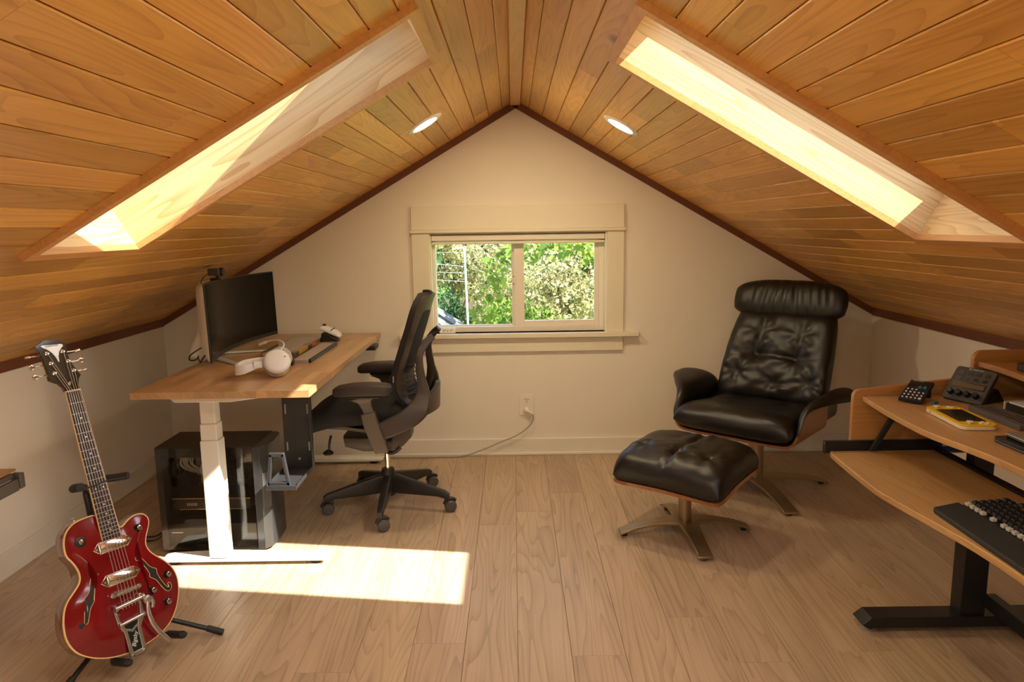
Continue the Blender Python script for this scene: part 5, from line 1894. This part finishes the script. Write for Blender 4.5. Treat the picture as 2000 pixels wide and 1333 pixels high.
for c_ in range(4):
    b = NB()
    lathe(b, [(.0105, 0), (.0095, .016), (.008, .0175), (.001, .0175)], KT @ V((-.045+.030*c_, .028, .0046)), (KT.to_3x3() @ V((0, 0, 1))), 20)
    obj('dial', b, M['blackgloss'], dk_, smooth=40)
b = NB()
lathe(b, [(.0018, 0), (.0030, 0), (.0030, .0006), (.0018, .0006)], KT @ V((-.022, .1325, .0042)), (KT.to_3x3() @ V((0, 0, 1))), 18, cap=False)
obj('logo_ring', b, M['whiteplastic'], dk_, smooth=0)
words('logo_lettering', 'STREAM DECK', .0062, M['whiteplastic'], dk_, KT @ Matrix.Translation((.006, .1325, .0042)), .0001)

# yellow hand-held games console
hc = thing('game_console', 'yellow handheld game console lying on the oak desk', 'game console', (1.386, 2.205, RZ), radians(-4.6))
b = NB()
prism(b, rrect(-.0535, .0535, -.117, .117, .020, 6), lambda a, c, h: (a, c, h), .0008, .0120)
cs_ = obj('rear_case', b, mat('cream_plastic', (0.80, 0.68, 0.48), .4), hc, bevel=.002)
b = NB()
prism(b, rrect(-.0535, .0535, -.117, .117, .020, 6), lambda a, c, h: (a, c, h), .0121, .0168)
fc_ = obj('front_case', b, mat('yellow_plastic', (0.80, 0.50, 0.01), .38), hc, bevel=.0015)
b = NB()
prism(b, rrect(-.040, .041, -.073, .073, .004, 3), lambda a, c, h: (a, c, h), .0168, .0173)
obj('screen', b, M['blackgloss'], fc_, smooth=0)
for (px, py) in ((-.026, .095), (.020, -.095) if False else (-.020, -.095)):
    b = NB()
    lathe(b, [(.0045, .0168), (.0045, .0205), (.0095, .0215), (.0095, .0235), (.006, .0242), (.001, .0238)], (px, py, 0), n=24)
    obj('thumb_stick', b, M['whiteplastic'], fc_, smooth=50)
b = NB()
box(b, .006, .028, .093, .099, .0168, .0205)
box(b, .014, .020, .085, .107, .0168, .0205)
obj('direction_pad', b, M['whiteplastic'], fc_, bevel=.0008)
for dx, dy in ((0, .010), (0, -.010), (.010, 0), (-.010, 0)):
    b = NB()
    cyl(b, (.022+dx, -.095+dy, .0168), (.022+dx, -.095+dy, .0200), .0045, n=16)
    obj('button', b, M['whiteplastic'], fc_, bevel=.0006)
b = NB()
box(b, .036, .041, .080, .084, .0168, .0188)
obj('menu_button', b, M['whiteplastic'], fc_)
b = NB()
box(b, -.0539, -.0535, .070, .082, .006, .008)
obj('port', b, M['black'], cs_, smooth=0)

# slim grey sequencer
sq = thing('grey_sequencer', 'slim dark grey button strip lying beside the yellow game console', 'controller', (1.524, 2.200, RZ), radians(-1.0))
b = NB()
box(b, -.039, .039, -.125, .125, .0005, .018)
sb_ = obj('case', b, mat('slate_grey', (0.105, 0.092, 0.088), .5), sq, bevel=.0012)
for i in range(14):
    for j in range(2):
        b = NB()
        cyl(b, (-.012+.018*j, -.105+.0155*i, .018), (-.012+.018*j, -.105+.0155*i, .0197), .0052, n=14)
        obj('key', b, mat('slate_key', (0.055, 0.048, 0.048), .5), sq)
for i in range(4):
    b = NB()
    cyl(b, (.026, -.08+.02*i, .018), (.026, -.08+.02*i, .0200), .006, n=14)
    obj('knob', b, M['darkgrey'], sq)
# pocket synthesiser with silver ends
sy = thing('mini_synthesizer', 'small synthesizer with silver end cheeks at the right edge of the oak desk', 'synthesizer', (1.675, 2.215, RZ), radians(4))
b = NB()
box(b, -.062, .062, -.110, .110, .001, .026)
obj('case', b, M['black'], sy, bevel=.0015)
b = NB()
box(b, -.066, .066, .1105, .116, 0, .030)
obj('end_cheek', b, M['silver'], sy, bevel=.001)
b = NB()
box(b, -.066, .066, -.116, -.1105, 0, .030)
obj('end_cheek', b, M['silver'], sy, bevel=.001)
for i in range(12):
    b = NB()
    box(b, -.058, -.010, -.104+.0172*i, -.104+.0172*i+.0158, .0262, .0300)
    obj('white_key', b, M['whiteplastic'], sy, bevel=.0006)
for i in range(5):
    b = NB()
    cyl(b, (.030, -.08+.04*i, .0262), (.030, -.08+.04*i, .037), .007, .006, n=16)
    obj('knob', b, M['whiteplastic'], sy)
# stacked laptops
l1 = thing('laptop', 'closed black laptop lying under the silver one on the oak desk', 'laptop', (1.475, 1.815, RZ), radians(1), 'stacked laptops')
b = NB()
prism(b, rrect(-.128, .128, -.172, .172, .012), lambda a, c, h: (a, c, h), .0005, .0090)
obj('base', b, M['darkgrey'], l1, bevel=.003)
b = NB()
prism(b, rrect(-.128, .128, -.172, .172, .012), lambda a, c, h: (a, c, h), .0098, .0165)
obj('lid', b, M['blackgloss'], l1, bevel=.002)
l2 = thing('laptop', 'closed silver laptop lying on top of the black one on the oak desk', 'laptop', (1.492, 1.808, RZ+.0168), radians(-1), 'stacked laptops')
M['laptop'] = mat('laptop_silver', (0.42, 0.385, 0.35), .35, metal=.6)
b = NB()
prism(b, rrect(-.122, .122, -.168, .168, .012), lambda a, c, h: (a, c, h), .0010, .0060)
obj('base', b, M['darkgrey'], l2, bevel=.002)
b = NB()
prism(b, rrect(-.124, .124, -.170, .170, .012), lambda a, c, h: (a, c, h), .0066, .0115)
obj('lid', b, M['laptop'], l2, bevel=.0018)
# small black gadget on the raised shelf
sg_ = thing('audio_interface', 'small black gadget with a round dial on the raised desk shelf', 'gadget', (1.715, 2.330, .900), radians(0))
b = NB()
prism(b, rrect(-.045, .045, -.060, .060, .018), lambda a, c, h: (a, c, h), 0, .026)
obj('case', b, M['black'], sg_, bevel=.004)
b = NB()
lathe(b, [(.016, .026), (.017, .031), (.014, .034), (.001, .034)], (-.018, .02, 0), n=24)
obj('dial', b, M['blackgloss'], sg_, smooth=40)

# mechanical keyboard with palm rest on the tray
wrst = thing('palm_rest', 'long black fabric palm rest on the pulled out keyboard tray', 'palm rest', (1.219, 1.775, TZ))
b = NB()
pts_ = smooth2([(-.043, .190), (-.046, .10), (-.046, -.30), (.043, -.30)], 2)
prism(b, [(-.044, .175), (-.040, .186), (.043, .207), (.043, -.20), (-.048, -.20)], lambda a, c, h: (a, c, h+(.006*(a+.048)/.09 if h > .008 else 0)), .0005, .0150)
obj('pad', b, mat('palm_fabric', (0.020, 0.021, 0.017), .6, bump=.4, bscale=900), wrst, bevel=.004, smooth=40)
kbd = thing('mechanical_keyboard', 'black mechanical keyboard on the pulled out tray, its front row of switches bare', 'keyboard', (1.330, 1.775, TZ))
b = NB()
hexa(b, [(-.066, -.198, .0005), (.066, -.198, .0005), (.066, .198, .0005), (-.066, .198, .0005), (-.066, -.198, .016), (.066, -.198, .022), (.066, .198, .022), (-.066, .198, .016)])
obj('case', b, M['black'], kbd, bevel=.002)
def kz(x):
    return .016+.006*(x+.066)/.132+.001
kme = None
for r_ in range(6):
    for c_ in range(18):
        x_ = -.054+.0215*r_
        y_ = .184-.0216*c_
        if y_ < -.19:
            continue
        if r_ == 0:
            if c_ in (4, 6):
                continue
            nb = NB()
            box(nb, x_-.0065, x_+.0065, y_-.0065, y_+.0065, kz(x_), kz(x_)+.009)
            box(nb, x_-.002, x_+.002, y_-.002, y_+.002, kz(x_)+.009, kz(x_)+.012)
            obj('switch', nb, M['clearswitch'] if 'clearswitch' in M else M.setdefault('clearswitch', mat('clear_switch', (0.60, 0.57, 0.52), .3)), kbd, bevel=.001)
            continue
        z_ = kz(x_)+.004+(.0 if r_ < 5 else .002)
        if kme is None:
            nb = NB()
            hexa(nb, [(-.0093, -.0093, 0), (.0093, -.0093, 0), (.0093, .0093, 0), (-.0093, .0093, 0), (-.0070, -.0068, .0085), (.0070, -.0068, .0085), (.0070, .0068, .0085), (-.0070, .0068, .0085)])
            k_ = obj('key', nb, M['black'], kbd, bevel=.001)
            kme = k_
        else:
            k_ = kme.copy()
            COL.objects.link(k_)
            k_.parent = kbd
        k_.location = (x_, y_, z_+(.010 if (r_, c_) == (5, 3) else 0))

# ---------------------------------------------------------------- outlet, cable, little clock, bench at the left edge
ou = thing('wall_outlet', 'white duplex wall outlet under the window', 'outlet', (.069, YB, .315))
b = NB()
box(b, -.0455, .0455, -.006, 0, -.0665, .0665)
pt_ = obj('cover_plate', b, M['vinyl'], ou, bevel=.003)
for zz in (.031, -.031):
    b = NB()
    prism(b, rrect(-.020, .020, zz-.018, zz+.018, .010), lambda a, c, h: (a, h, c), -.009, -.005)
    rc = obj('receptacle', b, M['vinyl'], ou, smooth=30)
    for dx in (-.008, .008):
        b = NB()
        box(b, dx-.0016, dx+.0016, -.0094, -.0088, zz, zz+.011)
        obj('slot', b, M['black'], rc, smooth=0)
    b = NB()
    cyl(b, (0, -.0088, zz-.009), (0, -.0094, zz-.009), .0032, n=12)
    obj('ground_hole', b, M['black'], rc, smooth=0)
pc_ = thing('power_cord', 'grey braided power cord from the wall outlet to the standing desk', 'cord', (.069, YB-.01, .284))
pcO = pc_.location
b = NB()
lathe(b, [(.004, 0), (.018, .001), (.019, .010), (.015, .020), (.004, .024)], (0, 0, 0), (0, -1, 0), 20)
tube(b, [(.006, -.014, -.004), (.026, -.016, -.014), (.034, -.016, -.024)], [.010, .009, .007], 10, 4)
obj('plug', b, M['vinyl'], pc_, smooth=50)
b = NB()
cpts = [(.103, 4.325, .262), (.108, 4.322, .235), (.095, 4.320, .205), (.068, 4.318, .175), (.035, 4.315, .150), (-.02, 4.312, .120), (-.08, 4.312, .098), (-.15, 4.310, .068), (-.22, 4.308, .040), (-.29, 4.306, .016), (-.36, 4.300, .0065), (-.50, 4.298, .0055), (-.66, 4.300, .0055), (-.85, 4.305, .0055), (-1.05, 4.31, .0055)]
tube(b, [V(p)-pcO for p in cpts], .0042, 8, 6)
obj('cable', b, mat('braided_grey', (0.44, 0.40, 0.34), .7, bump=.5, bscale=500), pc_, smooth=60)
ck = thing('thermometer_clock', 'tiny white digital thermometer on the left end of the window stool', 'thermometer', (-.405, 4.378, WZ0))
b = NB()
hexa(b, [(-.048, -.018, 0), (.048, -.018, 0), (.048, .018, 0), (-.048, .018, 0), (-.046, -.006, .030), (.046, -.006, .030), (.046, .010, .030), (-.046, .010, .030)])
obj('case', b, M['whiteplastic'], ck, bevel=.003)
nd = V((0, -.93, .37)).normalized()
words('digits', '87.4 37', .020, M['black'], ck, basis((1, 0, 0), (0, .37, .93), nd, V((0, -.0125, .0152))), .0002, shear=.15)

# bench with metal rail whose end shows at the left edge of the photo
bnO = V((-1.97, 1.90, 0))
bn = thing('adjustable_bench', 'narrow wooden bench with grey metal rail at the far left edge', 'bench', bnO)
def bb_(name, boxes, m, bev=.002, par=bn):
    b = NB()
    for (x0, x1, y0, y1, z0, z1) in boxes:
        box(b, x0-bnO.x, x1-bnO.x, y0-bnO.y, y1-bnO.y, z0, z1)
    return obj(name, b, m, par, bevel=bev)
bb_('top', [(-2.10, -1.792, 1.35, 2.500, .560, .568)], M['deskwood'])
M['rail'] = mat('grey_rail', (0.15, 0.135, 0.115), .4, metal=.4)
bb_('side_rail', [(-1.785, -1.770, 1.35, 2.474, .496, .540), (-2.10, -1.785, 1.35, 2.474, .540, .559)], M['rail'])
bb_('rail_end_cap', [(-1.800, -1.764, 2.475, 2.500, .500, .556)], M['rail'], .004)
for (x, y) in ((-2.06, 1.42), (-1.83, 1.42), (-2.06, 2.15), (-1.90, 2.15)):
    bb_('leg', [(x-.015, x+.015, y-.015, y+.015, 0, .540)], M['rail'])
b = NB()
lathe(b, [(.006, -.010), (.032, -.008), (.036, -.004), (.036, .010), (.030, .014), (.006, .015)], V((-1.765, 2.268, .452))-bnO, (.86, -.50, 0), 24)
tube(b, [V((-1.775, 2.27, .452))-bnO, V((-1.790, 2.275, .50))-bnO], .006, 8)
obj('knob', b, M['rail'], bn, smooth=40)
# ---------------------------------------------------------------- the garden outside the window
def leafmat(name, c0, c1, trans=.45):
    m = bpy.data.materials.new(name)
    m.use_nodes = True
    nt = m.node_tree
    nt.nodes.remove(nt.nodes['Principled BSDF'])
    at_ = nt.nodes.new('ShaderNodeAttribute')
    at_.attribute_name = 'rnd'
    rp = nt.nodes.new('ShaderNodeValToRGB')
    rp.color_ramp.elements[0].color = (*c0, 1)
    rp.color_ramp.elements[1].color = (*c1, 1)
    nt.links.new(at_.outputs['Fac'], rp.inputs[0])
    d = nt.nodes.new('ShaderNodeBsdfDiffuse')
    t = nt.nodes.new('ShaderNodeBsdfTranslucent')
    mx = nt.nodes.new('ShaderNodeMixShader')
    mx.inputs[0].default_value = trans
    nt.links.new(rp.outputs[0], d.inputs[0])
    nt.links.new(rp.outputs[0], t.inputs[0])
    nt.links.new(d.outputs[0], mx.inputs[1])
    nt.links.new(t.outputs[0], mx.inputs[2])
    nt.links.new(mx.outputs[0], nt.nodes['Material Output'].inputs[0])
    return m
M['leaf_pale'] = leafmat('pale_leaves', (0.045, 0.085, 0.03), (0.84, 0.75, 0.42))
M['leaf_mid'] = leafmat('green_leaves', (0.05, 0.13, 0.02), (0.24, 0.36, 0.07))
M['leaf_dark'] = leafmat('deep_green_leaves', (0.02, 0.065, 0.035), (0.13, 0.24, 0.10))
M['leaf_maple'] = leafmat('maple_leaves', (0.09, 0.19, 0.03), (0.34, 0.44, 0.09), .5)
M['bark'] = mat('bark', (0.16, 0.085, 0.045), .9, var=.3, vscale=20)
def terrain(x, y):
    return -2.9+(y-5)*.215+.012*x
LOB = [(0, -.5), (.16, -.42), (.50, -.30), (.30, -.06), (.48, .22), (.20, .16), (0, .60), (-.20, .16), (-.48, .22), (-.30, -.06), (-.50, -.30), (-.16, -.42)]
def leaves(name, clusters, n, size, m, parent, seed, lobed=False, face_sun=.35):
    rg = random.Random(seed)
    bm = NB()
    rn = bm.faces.layers.float.new('rnd')
    tot = sum(c[3]**2 for c in clusters)
    for (cx, cy, cz, r, sq) in clusters:
        for i in range(int(n*r*r/tot)):
            d = V((rg.gauss(0, 1), rg.gauss(0, 1), rg.gauss(0, 1))).normalized()
            p = V((cx, cy, cz)) + V((d.x, d.y, d.z*sq))*(r*rg.uniform(.35, 1.05)**.6)
            nn = (V((rg.gauss(0, 1), rg.gauss(0, 1), rg.gauss(0, 1))).normalized() + V((.55, -.45, .6))*face_sun*2).normalized()
            a, b_ = frame_at(nn)
            t = rg.uniform(0, 2*pi)
            a, b_ = a*cos(t)+b_*sin(t), b_*cos(t)-a*sin(t)
            s = size*rg.uniform(.6, 1.3)
            if lobed:
                vs = [bm.verts.new(p+a*(s*q[0])+b_*(s*q[1])+nn*(.10*s*abs(q[0]))) for q in LOB]
            else:
                vs = [bm.verts.new(p+a*(s*q[0])+b_*(s*q[1])+nn*(.18*s*abs(q[0]))) for q in ((0, -.6), (.32, 0), (0, .6), (-.32, 0))]
            f = bm.faces.new(vs)
            f[rn] = min(1, max(0, rg.gauss(.55, .28)))
    return obj(name, bm, m, parent, smooth=0, fix=False)
def tree(name, label, cat, x, y, clusters, n, size, m, seed, trunk=.09, group=None, lobed=False, branches=True, fs=.35):
    z0 = terrain(x, y)
    t = thing(name, label, cat, (x, y, z0), 0, group)
    cl = [(c[0], c[1], c[2]-z0, c[3], c[4]) for c in clusters]
    b = NB()
    top = max(c[2] for c in cl)
    tube(b, [(0, 0, -.05), (.03, .02, top*.4), (-.02, 0, top*.8)], [trunk, trunk*.75, trunk*.4], 10, 4)
    tk = obj('trunk', b, M['bark'], t)
    if branches:
        for c in cl:
            b = NB()
            h0 = min(top*.7, max(.3, c[2]*.55))
            tube(b, [(.01, .01, h0), (c[0]*.5, c[1]*.5, h0*.4+c[2]*.6-.05), (c[0], c[1], c[2])], [trunk*.4, trunk*.25, trunk*.1], 6, 4)
            obj('branch', b, M['bark'], t)
    leaves('foliage', cl, n, size, m, t, seed, lobed, fs)
    return t
bm = NB()
nx, ny = 20, 26
Vv = [[bm.verts.new((-14+28*i/nx, 5.2+34*j/ny, terrain(-14+28*i/nx, 5.2+34*j/ny)+.12*noise.noise(V((i*.7, j*.7, 0))))) for j in range(ny+1)] for i in range(nx+1)]
for i in range(nx):
    for j in range(ny):
        face(bm, (Vv[i][j], Vv[i+1][j], Vv[i+1][j+1], Vv[i][j+1]))
lawn = obj('lawn', bm, mat('lawn_grass', (0.20, 0.34, 0.06), .9, var=.5, vscale=1.5), None, smooth=60)
tag(lawn, 'bright green grassy slope rising behind the fence outside', 'lawn', kind='structure')
# pale sunlit shrubs filling most of the view
tree('flowering_shrub', 'pale cream leaved shrub filling the right window pane', 'shrub', .75, 9.6, [(-.35, 0, .95, .55, .9), (.25, .1, .80, .60, .9), (-.15, -.2, .45, .50, .8), (.55, 0, .35, .55, .8), (-.45, .1, .15, .55, .8), (.15, 0, -.15, .6, .8)], 7000, .060, M['leaf_pale'], 3, .06, 'pale shrubs outside the window')
tree('flowering_shrub', 'pale cream leaved shrub in the middle behind the window mullion', 'shrub', -.10, 10.8, [(-.25, 0, 1.05, .45, .9), (.15, .1, .85, .55, .9), (-.05, -.2, .40, .50, .8), (-.10, 0, -.05, .5, .8), (.25, 0, -.35, .55, .8)], 5200, .062, M['leaf_pale'], 4, .06, 'pale shrubs outside the window')
tree('flowering_shrub', 'pale blossoming branches across the top of the left window pane', 'shrub', -.95, 11.5, [(-.20, -.1, 1.18, .32, .45), (.15, 0, .98, .34, .5), (.42, .1, .80, .30, .5), (-.05, .2, .62, .40, .5), (.30, .2, .42, .36, .5)], 3000, .065, M['leaf_pale'], 5, .05, 'pale shrubs outside the window')
tree('flowering_shrub', 'light green shrub spilling over the fence in the left window pane', 'shrub', -1.15, 13.0, [(-.25, 0, .55, .40, .5), (.25, 0, .50, .45, .5), (.65, 0, .35, .35, .6)], 2600, .070, leafmat('lime_leaves', (0.12, 0.22, 0.04), (0.55, 0.60, 0.24)), 6, .05)
# darker trees behind
for k, (x, y, r, h, lab) in enumerate(((-3.0, 15.5, 1.15, 1.6, 'dark green tree at the far left beyond the fence'), (-.9, 19.5, 1.25, 1.9, 'dark green tree behind the white mast'), (1.7, 16.6, 1.15, 1.6, 'dark green tree behind the right window pane'), (4.4, 18.0, 1.3, 1.8, 'dark green tree at the far right beyond the shrubs'))):
    tree('tree', lab, 'tree', x, y, [(0, 0, h, r, .9), (-.7, .1, h-.9, r*.8, .9), (.7, 0, h-.8, r*.85, .9), (0, -.2, h-1.8, r*.8, .8)], 3600, .15, M['leaf_dark'], 30+k, .14, group='dark trees beyond the fence', fs=.25)
tree('bush', 'blue green bush beside the shingled roof outside', 'bush', -1.02, 10.2, [(0, 0, .28, .30, 1.0), (.15, .05, .02, .32, 1), (-.15, 0, -.10, .34, 1)], 2200, .06, M['leaf_dark'], 12, .04, fs=.4)
tree('bush', 'green bush below the middle of the window view', 'bush', .12, 9.0, [(-.15, 0, .20, .36, .9), (.20, .05, .10, .34, .9), (0, 0, -.25, .42, .9)], 2600, .06, M['leaf_mid'], 14, .04)
# nearer maples: large leaves along the top right, the bottom right and hanging in the middle
tree('maple_tree', 'near maple with large bright leaves along the right window pane', 'tree', 1.35, 7.0, [(-.55, -.1, 1.16, .30, .45), (-.95, 0, 1.20, .24, .5), (-.20, .1, 1.05, .34, .6), (-.45, .1, .28, .34, .4), (-.80, .0, .20, .26, .4), (-.05, -.1, .38, .40, .6), (-1.25, .05, 1.12, .16, .6)], 620, .095, M['leaf_maple'], 17, .05, 'near maples outside the window', lobed=True, fs=.5, branches=False)
tree('maple_tree', 'slender maple with leaves hanging in the left window pane', 'tree', -.02, 7.4, [(-.12, 0, .98, .17, 1.0), (-.20, .05, .72, .14, 1.2), (-.30, 0, .50, .12, 1.0), (.02, 0, 1.14, .15, .6)], 150, .078, M['leaf_maple'], 18, .010, 'near maples outside the window', lobed=True, fs=.5, branches=False)
# picket fence
fn_ = thing('picket_fence', 'weathered wooden picket fence in the left window pane', 'fence', (-.9, 12.2, terrain(-.9, 12.2)))
M['picket'] = wood('weathered_picket', (0.10, 0.075, 0.055), (0.22, 0.17, 0.12), 'z', 'Object', .85)
for k in range(15):
    b = NB()
    xx = -.75+.098*k
    prism(b, [(xx, -.1), (xx+.082, -.1), (xx+.080, 1.66), (xx+.041, 1.70), (xx, 1.66)], lambda a, c, h: (a, h, c), 0, .018)
    obj('picket', b, M['picket'], fn_, smooth=0)
for zz in (.30, 1.35):
    b = NB()
    box(b, -.75, .72, .018, .05, zz, zz+.08)
    obj('rail', b, M['picket'], fn_, smooth=0)
# white mast with a short arm, wires
ms_ = thing('mast', 'slim white metal mast with short arm in the left window pane', 'mast', (-.600, 9.3, terrain(-.6, 9.3)))
zt = 1.125-terrain(-.6, 9.3)
b = NB()
tube(b, [(.02, 0, -.05), (.015, 0, zt*.5), (-.02, 0, zt)], .014, 10)
obj('pole', b, M['whitemetal'], ms_)
b = NB()
tube(b, [(-.018, 0, zt-.02), (-.05, 0, zt+.012), (-.15, 0, zt+.004)], .011, 10, 4)
obj('arm', b, M['whitemetal'], ms_)
for k, (z0, z1) in enumerate(((1.06, 1.08), (.93, .90), (.80, .815), (.70, .705))):
    b = NB()
    tube(b, [(-3.0, 10.6, z0+.25), (-1.6, 10.2, z0+.03), (-.618, 9.32, z1)], .004, 6, 6)
    tag(obj('wire', b, M['whitemetal'], None), '%s of four thin overhead wires running to the white mast' % ['topmost', 'second', 'third', 'lowest'][k], 'wire', 'overhead wires')
# shingled roof corner below the window on the left
rf = thing('garage_roof', 'grey shingled roof corner at the lower left of the window view', 'roof', (-1.1, 6.6, -.4))
rfO = V((-1.1, 6.6, -.4))
A_, B2 = V((-1.55, 7.3, 1.105)), V((-.30, 7.3, .296))
sl = (B2-A_).normalized()
tw = V((-.30, -.95, -.30)).normalized()
M['shingle'] = mat('grey_shingle', (0.10, 0.115, 0.125), .8, var=.55, vscale=9)
up_n = sl.cross(tw).normalized()
if up_n.z < 0:
    up_n = -up_n
b = NB()
P0, P1 = A_, B2+sl*.25
hexa(b, [P0-rfO-up_n*.06, P1-rfO-up_n*.06, P1+tw*1.9-rfO-up_n*.06, P0+tw*1.9-rfO-up_n*.06, P0-rfO, P1-rfO, P1+tw*1.9-rfO, P0+tw*1.9-rfO])
obj('deck', b, M['shingle'], rf, smooth=0)
rg = random.Random(4)
for k in range(13):
    o_ = tw*(.0+.145*k)
    b = NB()
    p0, p1 = P0+o_, P1+o_
    hexa(b, [p0-rfO, p1-rfO, p1+tw*.15-rfO, p0+tw*.15-rfO, p0-rfO+up_n*.006, p1-rfO+up_n*.006, p1+tw*.15-rfO+up_n*.03, p0+tw*.15-rfO+up_n*.03])
    obj('shingle_course', b, M['shingle'], rf, smooth=0)
    b = NB()
    s_ = 0
    L2 = (P1-P0).length
    while s_ < L2:
        w_ = rg.uniform(.10, .34)
        if rg.random() < .6:
            q0, q1 = p0+sl*s_, p0+sl*min(L2, s_+w_)
            k0 = tw*rg.uniform(.06, .11)
            hexa(b, [q0+k0-rfO+up_n*.02, q1+k0-rfO+up_n*.02, q1+tw*.148-rfO+up_n*.026, q0+tw*.148-rfO+up_n*.026, q0+k0-rfO+up_n*.024, q1+k0-rfO+up_n*.024, q1+tw*.150-rfO+up_n*.037, q0+tw*.150-rfO+up_n*.037])
        s_ += w_
    obj('lifted_shingles', b, M['shingle'], rf, smooth=0)
b = NB()
for (px, py) in ((-1.5, 5.9), (-1.5, 7.0)):
    box(b, px-.06-rfO.x, px+.06-rfO.x, py-.06-rfO.y, py+.06-rfO.y, terrain(px, py)-rfO.z-.1, .50-rfO.z if py < 6.5 else .85-rfO.z)
obj('post', b, M['bark'], rf, smooth=0)
